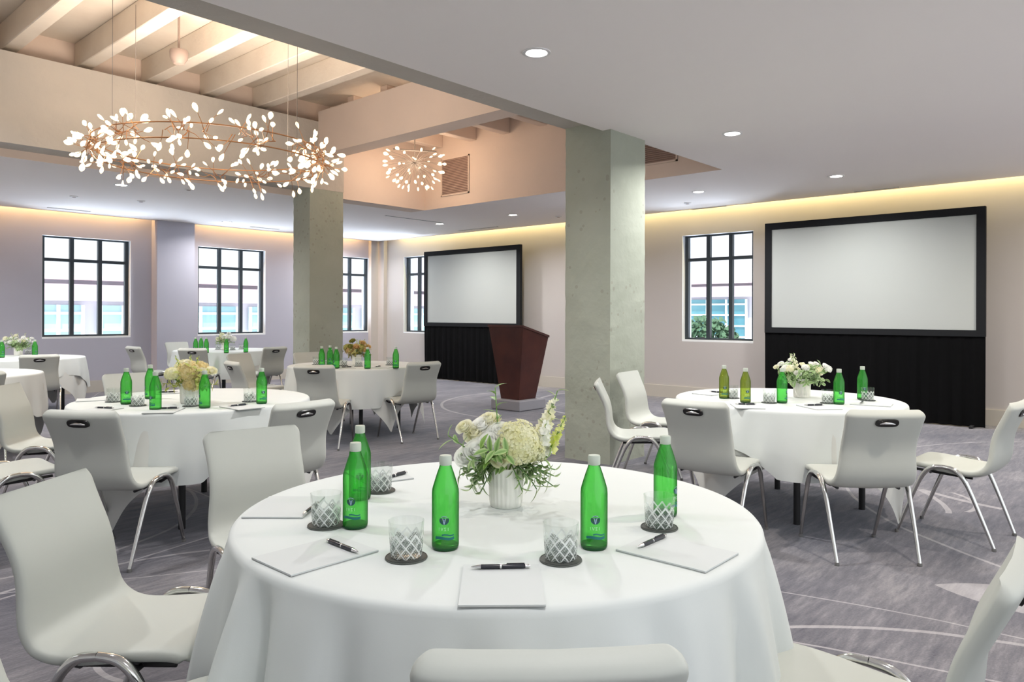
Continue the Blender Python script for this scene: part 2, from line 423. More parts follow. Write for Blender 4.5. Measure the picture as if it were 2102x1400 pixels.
# cove recess: upper slab closing the gap above the ceiling
struct('trim_1', MB().box((X0,YL-.5,3.30),(XR,YL,3.34)).box((XR-.5,Y0,3.30),(XR,YL-.5,3.34)), M['ceiling'], 'plaster top of the lit ceiling cove', 'cove')
struct('trim_2', MB().box((5.62,YL-.24,0),(6.30,YL,3.30)), M['wall_left'], 'shallow grey pilaster between the left and middle windows', 'pilaster')
struct('trim_3', MB().box((XR-.30,YL-.10,0),(XR,YL,3.30)).box((XR-.10,YL-.3,0),(XR,YL,3.30)), M['wall_right'], 'narrow corner post where the two window walls meet', 'pilaster')
struct('baseboard_left', MB().box((X0,YL-.02,0),(5.62,YL,.197)).box((6.30,YL-.02,0),(XR-.3,YL,.197)).box((5.6,YL-.26,0),(6.32,YL-.24,.197)), M['base'], 'grey baseboard under the left windows', 'baseboard')
struct('baseboard_right', MB().box((XR-.02,Y0,0),(XR,YL-.3,.197)), M['base'], 'beige baseboard behind the projection screens', 'baseboard')

def window(n, axis, pos, a, b, ncol, label):
    t = tag(bpy.data.objects.new('window_%d' % n, None), label, 'window', 'windows with dark frames', 'structure'); C.objects.link(t)
    def bx(mb, u0, u1, d0, d1, z0, z1):
        if axis == 'x': mb.box((u0,pos+d0,z0),(u1,pos+d1,z1))
        else: mb.box((pos+d0,u0,z0),(pos+d1,u1,z1))
        return mb
    fr = MB(); w = .062
    for i in range(ncol+1):
        c = a+w/2+(b-a-w)*i/ncol; bx(fr, c-w/2, c+w/2, .09, .155, ZB+.03, ZT)
    zt = ZB+.77*(ZT-ZB)
    for z0, z1 in ((ZB+.03,ZB+.06),(zt-.026,zt+.026),(ZT-.03,ZT)): bx(fr, a, b, .095, .15, z0, z1)
    fr.build('window_frame', M['frame'], t, False)
    bx(MB(), a, b, .118, .124, ZB+.03, ZT).build('window_pane', M['pane'], t, False)
    bx(MB(), a, b, -.0, .30, ZB, ZB+.03).build('window_sill', M['reveal'], t, False)
    rv = MB(); e = .004
    bx(rv, a, a+e, 0, .30, ZB+.03, ZT); bx(rv, b-e, b, 0, .30, ZB+.03, ZT); bx(rv, a, b, 0, .30, ZT-e, ZT)
    rv.build('window_reveal', M['reveal'], t, False)
window(1, 'x', YL, *WL[0], 3, 'leftmost window, to the left of the pilaster')
window(2, 'x', YL, *WL[1], 3, 'window between the pilaster and the far column')
window(3, 'x', YL, *WL[2], 3, 'window partly hidden by the right edge of the far column')
window(4, 'y', XR, *WR[0], 3, 'window to the left of the large near screen')
window(5, 'y', XR, *WR[1], 3, 'window partly hidden behind the left edge of the far screen')

# raised coffer: roof, side walls, beams, joists, columns
struct('ceiling_coffer', MB().box((X0,TY0-.1,ZR),(TX+.1,TY1+.4,ZR+.1)), M['timber'], 'pale painted board roof of the raised coffer', 'ceiling')
cw = MB()
cw.box((TX,TY0-.1,ZC+.085),(TX+.12,TY1+.1,ZR))
cw.box((X0,TY0-.12,ZC+.085),(TX,TY0,ZR))
cw.box((X0,TY1,ZC+.085),(TX+.1,TY1+.12,ZR))
cw.box((6.36,9.0,ZC),(TX,TY1,ZR))
# lip of the opening
for a, b in (((TX,TY0),(TX+.004,TY1)),): cw.box((a[0]-.003,a[1],ZC),(b[0]-.003,b[1],ZC+.1))
cw.box((X0,TY1-.003,ZC+.002),(6.36,TY1+.002,ZC+.1))
struct('wall_coffer', cw, M['coffer'], 'pinkish, glow-tinted plaster sides of the raised ceiling coffer', 'wall')
struct('ceiling_beam', MB().box((X0,8.98,3.113),(6.36,TY1,4.06)), M['beam'], 'deep concrete beam running to the far column above the ring chandelier', 'beam')
struct('ceiling_beam', MB().box((X0,TY0+.004,3.113),(6.13,4.31,4.06)), M['beam'], 'concrete beam running along the ceiling edge to the near column', 'beam')
struct('ceiling_beam', MB().box((5.93,4.31,3.59),(6.22,8.98,4.20)), M['coffer'], 'pinkish, glow-tinted cross beam between the two column beams', 'beam')
for i, x in enumerate((-.56,.18,.90,1.63,2.36,3.09,3.82,4.54,5.27)):
    struct('ceiling_joist', MB().box((x-.15,4.05,4.14),(x,TY1-.01,ZR), .008), M['timber'], 'painted timber joist across the near bay of the coffer', 'joist')['group'] = 'joists over the ring chandelier'
for i, y in enumerate((8.62,7.88,7.20,6.5,5.8,5.1)):
    struct('ceiling_joist', MB().box((6.23,y-.05,3.97),(TX-.005,y+.09,ZR), .008), M['coffer'], 'painted joist in the far bay ending on the vent wall', 'joist')['group'] = 'joists over the small chandelier'
def column(x0, x1, y0, y1, top, label, nm):
    random.seed(int(x0*100)); mb = MB(); n = 26; rings = 40; vs = []; fs = []
    def edge(k, z):
        s = k/n*4; e = int(s); t = s-e
        P = [(x0,y0),(x1,y0),(x1,y1),(x0,y1)]; a, b = P[e % 4], P[(e+1) % 4]
        j = .004*math.sin(z*9.1+e*2.1)*math.sin(z*23+k)+.003*math.sin(z*41+k*3)
        cx, cy = (x0+x1)/2, (y0+y1)/2; px, py = a[0]+(b[0]-a[0])*t, a[1]+(b[1]-a[1])*t
        q = 1+j*1.4
        return (cx+(px-cx)*q, cy+(py-cy)*q, z)
    n = 28
    for r in range(rings+1):
        for k in range(n): vs.append(edge(k, top*r/rings))
    for r in range(rings):
        for k in range(n): l = (k+1) % n; fs.append((r*n+k, r*n+l, (r+1)*n+l, (r+1)*n+k))
    fs.append(tuple(range(rings*n, rings*n+n)))
    mb.add(vs, fs); return struct(nm, mb, M['column'], label, 'column')
column(5.545, 6.125, 3.78, 4.29, 3.113, 'near square concrete column painted pale green grey, pitted', 'column_near')
column(5.80, 6.355, 8.985, 9.40, 3.113, 'far square concrete column painted pale green grey', 'column_far')

# vents, downlights, small ceiling fittings
def wall_vent(y0, y1, z0, z1, label):
    t = thing('vent_grille', label, 'vent', (TX,(y0+y1)/2,(z0+z1)/2), group='grilles high on the coffer wall')
    w, h = (y1-y0)/2, (z1-z0)/2
    MB().box((-.004,-w,-h),(-.001,w,h)).build('backing', M['grilleback'], t, False)
    f = .02
    MB().box((-.018,-w,-h),(-.001,-w+f,h)).box((-.018,w-f,-h),(-.001,w,h)).box((-.018,-w,-h),(-.001,w,-h+f)).box((-.018,-w,h-f),(-.001,w,h)).build('frame', M['coffer'], t, False)
    s = MB(); n = 22
    for i in range(n):
        z = -h+f+(2*h-2*f)*(i+.5)/n
        s.add([(-.016,-w+f,z-.010),(-.016,w-f,z-.010),(-.004,w-f,z+.004),(-.004,-w+f,z+.004)], [(0,1,2,3)])
    s.build('slats', M['grille'], t, False)
wall_vent(7.975, 8.595, 3.20, 3.785, 'louvred vent grille behind the small round chandelier')
wall_vent(4.44, 5.3, 3.20, 3.785, 'louvred vent grille just right of the near column')

def slot_vent(p, q, label):
    p, q = Vector(p), Vector(q); c = (p+q)/2; d = q-p; L = d.length/2
    t = thing('ceiling_vent', label, 'vent', (c.x,c.y,ZC), math.atan2(d.y, d.x), 'linear slot vents in the ceiling')
    MB().box((-L,-.035,-.006),(L,-.022,0)).box((-L,.022,-.006),(L,.035,0)).build('frame', M['white'], t, False)
    MB().box((-L,-.022,-.003),(L,.022,0)).build('slot', M['slot'], t, False)
slot_vent((7.90,9.95),(9.19,9.95), 'long dark ceiling slot vent under the coffer corner')
slot_vent((10.50,3.225),(10.50,2.671), 'ceiling slot vent above the near screen')
slot_vent((10.60,5.69),(10.60,5.11), 'ceiling slot vent just right of the near column, along the cove')
slot_vent((10.28,10.65),(10.28,9.58), 'ceiling slot vent above the far screen')
slot_vent((3.80,13.25),(4.42,13.25), 'ceiling slot vent above the leftmost window')
slot_vent((7.22,13.2),(7.82,13.2), 'ceiling slot vent just left of the far column, along the cove')
for (x, y, lb) in ((9.94,5.40,'small grey ceiling sensor disc left of a downlight, right of the near column'), (9.87,7.79,'small ceiling sensor disc just left of the near column'),
                (4.49,9.85,'small ceiling sensor disc below the middle of the ring chandelier'), (4.5,11.43,'small ceiling sensor disc below the left part of the ring chandelier'),
                (3.69,11.71,'small ceiling sensor disc at far left between downlight and slot vent')):
    t = thing('ceiling_sensor', lb, 'sensor', (x,y,ZC), group='small ceiling sensor discs')
    MB().lathe([(.055,0),(.052,-.012),(.03,-.016)], 20).build('rim', M['white'], t)
    MB().lathe([(.028,-.012),(.026,-.02),(.0,-.024)], 16).build('cap', M['dome'], t)

LIGHTS = []
def lamp(name, kind, loc, power, col=(1,.985,.965), parent=None, size=.1, size_y=None, rot=(0,0,0), spread=None):
    l = bpy.data.lights.new(name, kind); l.energy = power; l.color = col
    if kind == 'AREA':
        l.size = size
        if size_y: l.shape = 'RECTANGLE'; l.size_y = size_y
        else: l.shape = 'DISK'
        if spread: l.spread = math.radians(spread)
    elif kind == 'POINT': l.shadow_soft_size = size
    o = bpy.data.objects.new(name, l); C.objects.link(o); o.location = loc; o.rotation_euler = rot
    if parent: o.parent = parent
    return o
def downlight(x, y, label, power=34):
    t = thing('downlight', label, 'ceiling light', (x,y,ZC), group='recessed downlights')
    MB().lathe([(.092,0),(.090,-.006),(.070,-.007),(.066,.0)], 28).build('trim_ring', M['white'], t)
    MB().lathe([(.066,-.003),(.0,-.003)], 24).build('lens', M['lens'], t)
    lamp('downlight_or_fill', 'AREA', (0,0,-.012), power, parent=t, size=.13, spread=150)
for (x, y, lb) in ((3.61,3.03,'largest recessed downlight, nearest on the right ceiling'), (6.41,3.03,'recessed downlight right of the near column top'),
                   (9.19,3.02,'recessed downlight above the near screen'), (9.14,4.80,'recessed downlight above the window right of the near column'),
                   (9.25,8.27,'recessed downlight just left of the near column'), (9.27,10.10,'recessed downlight above the far screen, by the slot vent'),
                   (9.44,13.0,'recessed downlight just right of the far column'), (3.77,10.20,'recessed downlight under the left end of the ring chandelier'),
                   (6.57,12.86,'recessed downlight left of the far column above the middle window')):
    downlight(x, y, lb, 22 if x == 6.57 else 34)
for x, y, pw in ((.8,3.03,14),(.8,.2,15),(3.6,.2,28),(6.4,.2,32),(.9,10.2,55),(.9,12.9,55),(.9,6.65,70),(9.2,.2,40)):  # unseen fill lamps without fittings, added to brighten the room
    lamp('downlight_or_fill', 'AREA', (x,y,ZC-.012 if y != 6.65 else 4.1), pw, (1,.985,.965) if x < 2 else (1,.90,.76), size=.13, spread=150)
# added fill lamps below each window, standing in for daylight off the street
for a, b in WL:
    lamp('street_bounce_fill', 'AREA', ((a+b)/2,YL+1.3,.1), 185, (.72,.84,1.0), size=1.6, size_y=1.0, rot=(math.radians(-132),0,0))
for a, b in WR:
    lamp('street_bounce_fill', 'AREA', (XR+1.3,(a+b)/2,.1), 120, (.72,.84,1.0), size=1.6, size_y=1.0, rot=(math.radians(-132),0,-PI/2))
# hanging dome fixture on a conduit
t = thing('dome_fixture', 'small brown grey dome fixture hanging under the joists', 'ceiling fixture', (3.33,7.53,4.0))
MB().lathe([(.0,.02),(.085,.02),(.09,.0),(.085,-.06),(.05,-.115),(.0,-.125)], 24).build('dome', M['dome'], t)
MB().tube([(0,0,.02),(0,0,.42)], .012, 8).build('stem', M['dome'], t)

# cove lights (real strips tucked above the ceiling edge)
lamp('cove_strip', 'AREA', (1.45,YL-.10,3.27), 66, (1,.60,.22), size=8.0, size_y=.05)
lamp('cove_strip', 'AREA', (8.3,YL-.10,3.27), 33, (1,.60,.22), size=3.8, size_y=.05)
lamp('cove_strip', 'AREA', (XR-.10,5.3,3.27), 120, (1,.80,.34), size=15.4, size_y=.05, rot=(0,0,PI/2))

# ------------------------------------------------------------------ chandeliers
def leaf_mesh():
    mb = MB(); n = 8; prof = [(0,0),(.006,.006),(.016,.022),(.021,.038),(.017,.054),(.007,.064),(0,.067)]
    vs = []; fs = []
    for r, z in prof:
        for k in range(n): w = 2*PI*k/n; vs.append((r*cos(w), r*.55*sin(w), z))
    for i in range(len(prof)-1):
        for k in range(n): l = (k+1) % n; fs.append((i*n+k, i*n+l, (i+1)*n+l, (i+1)*n+k))
    mb.add(vs, fs); return mb.mesh('leaf_bulb', M['bulb'], True, 0)
LEAF = leaf_mesh()
def place_leaf(parent, p, d, rnd):
    o = link('leaf_bulb', LEAF, parent)
    q = Vector(d).to_track_quat('Z', 'Y').to_matrix().to_4x4() @ Matrix.Rotation(rnd.random()*6.3, 4, 'Z') @ Matrix.Scale(.9+.35*rnd.random(), 4)
    o.matrix_local = Matrix.Translation(p) @ q
    return o
def ring_chandelier():
    rnd = random.Random(5); R = 1.0; cx, cy, cz = 3.26, 6.65, 2.80
    t = thing('ring_chandelier', 'large ring chandelier of glowing glass leaves on copper wire', 'chandelier', (cx,cy,cz))
    MB().tube([(R*cos(a),R*sin(a),.075) for a in [2*PI*i/72 for i in range(72)]], .006, 6, True).tube([(R*cos(a),R*sin(a),-.05) for a in [2*PI*i/72 for i in range(72)]], .006, 6, True).build('ring', M['brass'], t)
    for a in (.3, 1.9, 3.4, 5.0):
        MB().tube([(R*cos(a),R*sin(a),.07),(R*cos(a),R*sin(a),1.58)], .0022, 5).build('wire', M['wire'], t)
    NB = 24; stuffm = MB(); cnt = 0
    order = sorted(range(NB), key=lambda i: cos(2*PI*i/NB-TH)*1)
    for bi in order:
        a = 2*PI*bi/NB+.12*rnd.uniform(-1,1); c = Vector((R*cos(a),R*sin(a),.01))
        mb = MB(); leaves = []
        er, et = Vector((cos(a),sin(a),0)), Vector((-sin(a),cos(a),0))
        for k in range(11):
            e = 2*PI*k/11+rnd.uniform(-.3,.3)
            d = (er*cos(e)*1.0+Vector((0,0,1))*sin(e)*.85+et*rnd.uniform(-.9,.9)).normalized()
            L = rnd.uniform(.08,.19)
            s = c+et*rnd.uniform(-.11,.11)
            p1 = s+d*L*.5+Vector((0,0,rnd.uniform(-.02,.02))); p2 = s+d*L
            mb.tube([s,p1,p2], [.004,.003,.0022], 5)
            leaves.append((p2, (p2-p1).normalized()))
        b = mb.build('branch', M['brass'], t)
        for p, d in leaves:
            if cnt < 100: place_leaf(b, p, d, rnd); cnt += 1
            else:
                q = Matrix.Translation(p) @ d.to_track_quat('Z','Y').to_matrix().to_4x4() @ Matrix.Rotation(rnd.random()*6.3,4,'Z') @ Matrix.Scale(.9+.35*rnd.random(),4)
                stuffm.add([q @ v.co for v in LEAF.vertices], [tuple(f.vertices) for f in LEAF.polygons])
    o = stuffm.build('leaf_bulb', M['bulb'], t, True, 0); o['kind'] = 'stuff'
    lamp('coffer_fill_light', 'AREA', (0,0,.12), 62, (1,.83,.68), t, 1.5, rot=(PI,0,0))  # added lamp, not a fitting of the chandelier; brightens the coffer above
    lamp('chandelier_glow', 'POINT', (0,0,.1), 22, (1,.82,.64), t, .3)
ring_chandelier()
def small_chandelier():
    rnd = random.Random(9)
    t = thing('round_chandelier', 'small round chandelier of glowing glass leaves in front of the vent', 'chandelier', (6.95,8.1,3.46))
    MB().tube([(0,0,.1),(0,0,.95)], .008, 6).tube([(-.26,.17,.235),(.26,-.17,.235)], .012, 6).tube([(-.0,.0,.95),(-.0,.0,.96)], .06, 16).build('stem', M['wire'], t)
    mb = MB(); lv = []
    n = 54
    for i in range(n):
        z = .45-1.4*(i+.5)/n; f = i*2.39996
        r = math.sqrt(max(0, 1-z*z)); d = Vector((r*cos(f), r*sin(f), z)); L = .36+.05*rnd.random()
        c = Vector((0,0,.06)); p = c+d*L
        mb.tube([c, c+d*L*.5+Vector((0,0,.02)), p], [.004,.003,.002], 5); lv.append((p, d))
    b = mb.build('branches', M['wire'], t)
    for p, d in lv: place_leaf(b, p, d, rnd)
    lamp('chandelier_glow', 'POINT', (0,-.0,.05), 26, (1,.74,.52), t, .25)
small_chandelier()

# ------------------------------------------------------------------ screens, lectern
def screen():
    t = thing('projection_screen', 'x', 'projection screen', group='framed projection screens with black skirts')
    W, zb, zt, f = 2.71, 1.10, 2.67, .095
    fr = MB()
    fr.box((-.03,0,zb),(.03,f,zt),.004).box((-.03,W-f,zb),(.03,W,zt),.004).box((-.03,f,zt-f),(.03,W-f,zt),.004).box((-.03,f,zb),(.03,W-f,zb+f*.85),.004)
    fr.build('frame', M['drapeframe'], t, False)
    MB().box((-.012,f,zb+f*.8),(.0,W-f,zt-f)).build('screen_fabric', M['screen'], t, False)
    # skirt with soft pleats
    mb = MB(); n = 160; vs = []; fs = []
    for i in range(n+1):
        y = W*i/n
        for z in (.012, .55, 1.10):
            a = .018*(1.1-z)/1.1+.004; vs.append((-.012+a*math.sin(y*38+z)+.3*a*math.sin(y*91), y, z))
    for i in range(n):
        for k in range(2): b = i*3+k; fs.append((b, b+3, b+4, b+1))
    mb.add(vs, fs); mb.build('skirt', M['drape'], t, True, 0)
    for y in (.13, W-.13):
        l = MB().box((.035,y-.025,.03),(.075,y+.025,2.4)); l.box((-.13,y-.02,.0),(.45,y+.02,.035), .005)
        l.build('leg', M['black'], t, False)
    return t
SW = 2.71
s1 = screen(); s1.location = (10.38,1.68,0); s1['label'] = 'large near projection screen at right, white with black frame and skirt'
dup(s1, (10.46,9.14,0), 0, 'far projection screen behind the lectern, white with black frame')

t = thing('lectern', 'dark mahogany tapered lectern on a grey plinth before the far screen', 'lectern', (7.98,7.02,0))
b = MB(); zf, zk = 1.205, 1.055; zb0 = .15
tw, td, bw, bd = .655/2, .55/2, .34/2, .36/2
V = [(-bd,-bw,zb0),(bd,-bw,zb0),(bd,bw,zb0),(-bd,bw,zb0),(-td,-tw,zf-.03),(td,-tw,zk-.03),(td,tw,zk-.03),(-td,tw,zf-.03)]
b.add(V, [(3,2,1,0),(4,5,6,7),(0,1,5,4),(1,2,6,5),(2,3,7,6),(3,0,4,7)]); b.build('body', M['mahogany'], t, False)
e = .012
V = [(-td-e,-tw-e,zf-.03),(td+e,-tw-e,zk-.03),(td+e,tw+e,zk-.03),(-td-e,tw+e,zf-.03),(-td-e,-tw-e,zf),(td+e,-tw-e,zk),(td+e,tw+e,zk),(-td-e,tw+e,zf)]
MB().add(V, [(3,2,1,0),(4,5,6,7),(0,1,5,4),(1,2,6,5),(2,3,7,6),(3,0,4,7)]).build('top', M['mahogany'], t, False)
MB().box((-.28,-.27,0),(.28,.27,.15),.015).build('plinth', M['plinth'], t, False)

# ------------------------------------------------------------------ chairs
PROF = [(.235,.415),(.232,.44),(.21,.455),(.16,.459),(.08,.455),(.0,.447),(-.08,.440),(-.14,.441),(-.185,.456),(-.212,.487),(-.224,.53),(-.229,.58),(-.237,.635),(-.254,.69),(-.279,.745),(-.304,.798),(-.328,.852)]
def shell(i0, i1, wid, rfront, rback, thick=.046):
    """upholstered slab following PROF[i0..i1]; wid(t) half width; ends rounded"""
    full = spline([(0,y,z) for y, z in PROF], 1601); na, nb = i0*100, i1*100
    idx = [na+round((nb-na)*(.5-.5*cos(PI*i/51))) for i in range(52)]
    path = [full[i] for i in idx]
    S = len(path); M_ = 28; mb = MB(); vs = []; fs = []
    L = [0]
    for i in range(1, S): L.append(L[-1]+(path[i]-path[i-1]).length)
    tot = L[-1]
    for i in range(S):
        t = (full[min(idx[i]+6,1600)]-full[max(idx[i]-6,0)]).normalized()
        nrm = Vector((0, t.z, -t.y))          # towards the sitter
        d0, d1 = L[i], tot-L[i]; hw = wid(L[i]/tot); th = thick
        if rfront and d0 < rfront: k = 1-(1-d0/rfront)**2; hw -= .05*(1-math.sqrt(max(k,0)))
        if rback and d1 < rback: k = 1-(1-d1/rback)**2; hw -= rback*(1-math.sqrt(max(k,0)))
        for d, r in ((d0, rfront), (d1, rback)):
            if r and d < .022: th *= max(.12, math.sqrt(1-(1-d/.022)**2))
        for k in range(M_):
            w = 2*PI*k/M_; cx = math.copysign(abs(cos(w))**.30, cos(w)); cz = math.copysign(abs(sin(w))**.62, sin(w))
            x = hw*cx; dish = .010*(1-(x/max(hw,.01))**2)
            off = (cz*.5-.5)*th-dish*.8+.006
            p = path[i]+nrm*off; vs.append((x, p.y, p.z))
    for i in range(S-1):
        for k in range(M_): l = (k+1) % M_; fs.append((i*M_+k, (i+1)*M_+k, (i+1)*M_+l, i*M_+l))
    fs.append(tuple(range(M_))); fs.append(tuple(reversed(range((S-1)*M_, S*M_))))
    mb.add(vs, fs); return mb
def make_chair():
    t = thing('dining_chair', 'x', 'chair')
    shell(0, 8, lambda s: .215+.008*s, .055, 0).build('seat', M['uph'], t, True, 50)
    bk = shell(8, 16, lambda s: .223-.016*math.sin(s*PI)**1-.010*s, 0, .036).build('backrest', M['uph'], t, True, 50)
    # hand slot: raised dark patch painted for the shaded recess in the backrest
    tg = Vector((0,-.44,.898)); out = Vector((0,-.898,-.44)); bs = Vector((0,-.3525,.786))
    def tilt(mb):
        mb.v = [tuple(bs+Vector((x,0,0))-out*y+tg*z) for x, y, z in mb.v]; return mb
    h = MB(); n = 24
    def rr(w, hh, y):
        out = []
        for k in range(n):
            a = 2*PI*k/n; ca, sa = cos(a), sin(a)
            out.append((w*math.copysign(abs(ca)**.5, ca), y, hh*math.copysign(abs(sa)**.7, sa)))
        return out
    vs = rr(.062,.024,0)+rr(.060,.022,-.006)+rr(.052,.015,-.004)
    fs = [(i*n+k, i*n+(k+1) % n, (i+1)*n+(k+1) % n, (i+1)*n+k) for i in range(2) for k in range(n)]+[tuple(range(2*n,3*n))]
    h.add(vs, fs); hs = tilt(h).build('hand_slot', M['slotblack'], bk, True, 50)
    g = MB().tube([(-.040,-.0075,-.003),(-.02,-.011,.004),(.0,-.012,.006),(.02,-.011,.004),(.040,-.0075,-.003)], [.003,.006,.007,.006,.003], 8)
    tilt(g).build('grip', M['silver'], bk)
    # chrome side arches: a front and a rear leg meeting at the crown
    for sx in (-1, 1):
        crown = (sx*.236, .0, .448)
        for sy, nm in ((1,'front'), (-1,'rear')):
            foot = (sx*.222, sy*.262, .012)
            pts = spline([crown, (sx*.237, sy*.055, .440), (sx*.236, sy*.098, .405), (sx*.232, sy*.135, .34), (sx*.228, sy*.195, .19), foot], 22)
            rad = [.0125+.002*math.sin(i/21*PI) if i < 12 else .0130-.003*(i-12)/9 for i in range(22)]
            lg = MB().tube(pts, rad, 12).build('leg', M['chrome'], t)
            MB().lathe([(.0,0),(.0125,0),(.0125,.014),(.010,.018)], 12, (foot[0],foot[1],0)).build('foot_cap', M['rubber'], lg)
    fm = MB()
    for y in (-.075,.075): fm.tube([(-.232,y,.425),(-.19,y*1.1,.398),(.19,y*1.1,.398),(.232,y,.425)], .008, 8)
    for x in (-.17,.17): fm.tube([(x,.18,.404),(x,-.14,.392)], .008, 8)
    fm.build('seat_frame', M['black'], t)
    return t
CH = make_chair(); CH_used = False
def chair(x, y, deg, label, group):
    """deg: direction the sitter faces, world degrees"""
    global CH_used
    rz = math.radians(deg-90)
    if not CH_used:
        CH_used = True; CH.location = (x,y,0); CH.rotation_euler = (0,0,rz); CH['label'] = label; CH['group'] = group; return CH
    return dup(CH, (x,y,0), rz, label, group)
G1, G2, G3, G4, G5, G6 = ['chairs around the '+s for s in ('nearest front table', 'right table', 'left middle table', 'table before the far column', 'table by the middle window', 'far left tables')]
chair(.915,2.256,-53, 'off white chair at left of the nearest table, seat and chrome arch in full view', G1)
chair(1.60,2.68,-100, 'off white chair behind the nearest table at left, front of its backrest showing', G1)
chair(1.10,.93,45, 'chair at bottom centre of the nearest table, only its backrest top showing', G1)
chair(1.83,.58,93, 'chair at bottom right of the nearest table, cut off by the frame', G1)
chair(.65,1.60,-6, 'chair at bottom left corner, only backrest edge and seat tip showing', G1)
chair(4.50,1.36,41, 'chair at right table, back to the viewer, right of the two front ones', G2)
chair(4.28,2.12,4, 'chair at right table, back to the viewer, left of the two front ones', G2)
chair(5.26,1.01,85, 'chair at right end of the right table, seen side on', G2)
chair(4.92,3.06,-57, 'chair seen edge on in front of the near column', G2)
chair(5.63,3.29,-83, 'chair showing its front beside the near column, behind the edge-on chair', G2)
chair(1.63,4.40,36, 'large grey-backed chair at front left of the left middle table', G3)
chair(2.35,4.04,92, 'chair at front right of the left middle table, back to the viewer', G3)
chair(1.73,5.87,-42, 'chair at far left of the left middle table showing its front', G3)
chair(1.25,5.05,0, 'chair at left edge showing only its seat and arched leg', G3)
chair(2.46,6.22,-95, 'chair behind the left middle table, only top of backrest above the cloth', G3)
chair(4.38,6.50,38, 'chair at front left of the table before the far column', G4)
chair(5.25,6.22,80, 'chair at front right of the table before the far column, near the lectern', G4)
chair(5.38,8.12,-100, 'chair behind the far-column table, top showing at the column foot', G4)
chair(4.15,7.32,-7, 'chair turned sideways at left end of the far-column table', G4)
chair(4.75,8.45,-70, 'chair just behind the sideways chair left of the far-column table', G4)
chair(5.12,10.81,45, 'chair at front of the middle window table, behind the cream bouquet', G5)
chair(5.95,10.50,93, 'chair at right front of the middle window table, beside the far column', G5)
chair(4.85,11.8,8, 'chair turned sideways at left of the middle window table, by the pilaster', G5)
chair(5.78,12.75,-86, 'pale chair behind the middle window table, against the window wall', G5)
chair(2.91,10.51,78, 'chair at the far left table, back to the viewer, below the left window', G6)
chair(1.66,7.9,88, 'chair at the left edge table, only a backrest corner in view', G6)

# ------------------------------------------------------------------ tables and cloths
R = .765; ZTOP = .76
def drape(seed, top, drop, flare, amp, R_=R, nfold=11, wfn=None):
    """round table cloth hanging by drop(theta)"""
    rnd = random.Random(seed); n = 288; prof = 16; vs = [(0,0,top)]; fs = []
    ph = [rnd.uniform(0,6.28) for _ in range(6)]; fr = [nfold, nfold*1.7, 5, 3, nfold*2.6, 2]
    rings = [.25*R_,.5*R_,.75*R_,.93*R_]
    for r in rings:
        for k in range(n): a = 2*PI*k/n; vs.append((r*cos(a), r*sin(a), top))
    edge = [(R_-.010,-.0008),(R_,-.004),(R_+.006,-.011),(R_+.008,-.022)]
    for r, z in edge:
        for k in range(n): a = 2*PI*k/n; vs.append((r*cos(a), r*sin(a), top+z))
    for j in range(1, prof+1):
        t = j/prof
        for k in range(n):
            a = 2*PI*k/n; D = drop(a)-.022
            w = .5+.5*math.sin(round(fr[3])*a+ph[3])*math.sin(2*a+ph[5])
            if wfn: w = wfn(a)
            f = math.sin(round(fr[0])*a+ph[0]+.5*math.sin(round(fr[2])*a+ph[2]))*.65+.35*math.sin(round(fr[1])*a+ph[1]+t)
            A = amp*(t**.65)*(D/.45)*(.25+.95*w)
            r = R_+.008+flare*(1-(1-t)**1.6)*(D/.5)+A*f+.006*t*math.sin(round(fr[4])*a+ph[4])
            vs.append((r*cos(a), r*sin(a), top-.022-D*t))
    nr = len(rings)+len(edge)+prof
    for k in range(n): fs.append((0, 1+k, 1+(k+1) % n))
    for i in range(nr-1):
        for k in range(n): l = (k+1) % n; fs.append((1+i*n+k, 1+(i+1)*n+k, 1+(i+1)*n+l, 1+i*n+l))
    return MB().add(vs, fs)
def sqdrop(s, rot, lim=9, R_=R):
    return lambda a: min(lim, s/max(abs(cos(a-rot)), abs(sin(a-rot)))-R_)
def star(s, rot, lim):
    f, g_ = sqdrop(s, rot, lim, R), sqdrop(s, rot+PI/4, lim, R)
    return lambda a: max(f(a), g_(a))
def table(seed, x, y, place, long=False, rot=0., rot2=0., st=False):
    t = thing('round_table', 'round table under the white cloth '+place, 'table', (x,y,0), rot, 'round banquet tables')
    MB().lathe([(.0,.722),(.74,.722),(.75,.728),(.75,.748),(.745,.752),(.0,.752)], 64).build('tabletop', M['wood'], t)
    for i in range(4):
        a = PI/4+i*PI/2
        MB().tube([(.50*cos(a),.50*sin(a),.0),(.50*cos(a),.50*sin(a),.722)], .022, 10).build('leg', M['black'], t)
    if long:
        rnd = random.Random(3)
        c = drape(seed, ZTOP, lambda a: .64+.03*math.sin(3*a), .062, .05, nfold=21, wfn=lambda a: .12+1.35*math.exp(-((math.degrees(a)-168)/26)**2)+.55*math.exp(-((math.degrees(a)-275)/24)**2)).build('tablecloth', M['cloth'], None, True, 0, (x,y,0))
        tag(c, 'long white cloth draped over the table '+place, 'tablecloth', 'white tablecloths'); return
    u = drape(seed+50, ZTOP-.004, star(1.03, rot2, .68) if st else sqdrop(1.06, rot2, .70), .03, .050, R-.006, nfold=9).build('underlay_cloth', M['under'], None, True, 0, (x,y,0))
    tag(u, 'lower white cloth with pointed corners, table '+place, 'tablecloth', 'lower white cloths')
    c = drape(seed, ZTOP, sqdrop(.985, rot, .42), .055, .030).build('tablecloth', M['cloth'], None, True, 0, (x,y,0))
    tag(c, 'top white cloth draped over the round table '+place, 'tablecloth', 'white tablecloths')
T1, T2, T3, T4, T5, T6, T7 = (1.658,1.540), (5.24,2.06), (2.355,5.066), (5.2255,7.123), (5.88,11.6), (2.97,11.5), (1.70,8.82)
table(1, *T1, 'nearest to the viewer', True)
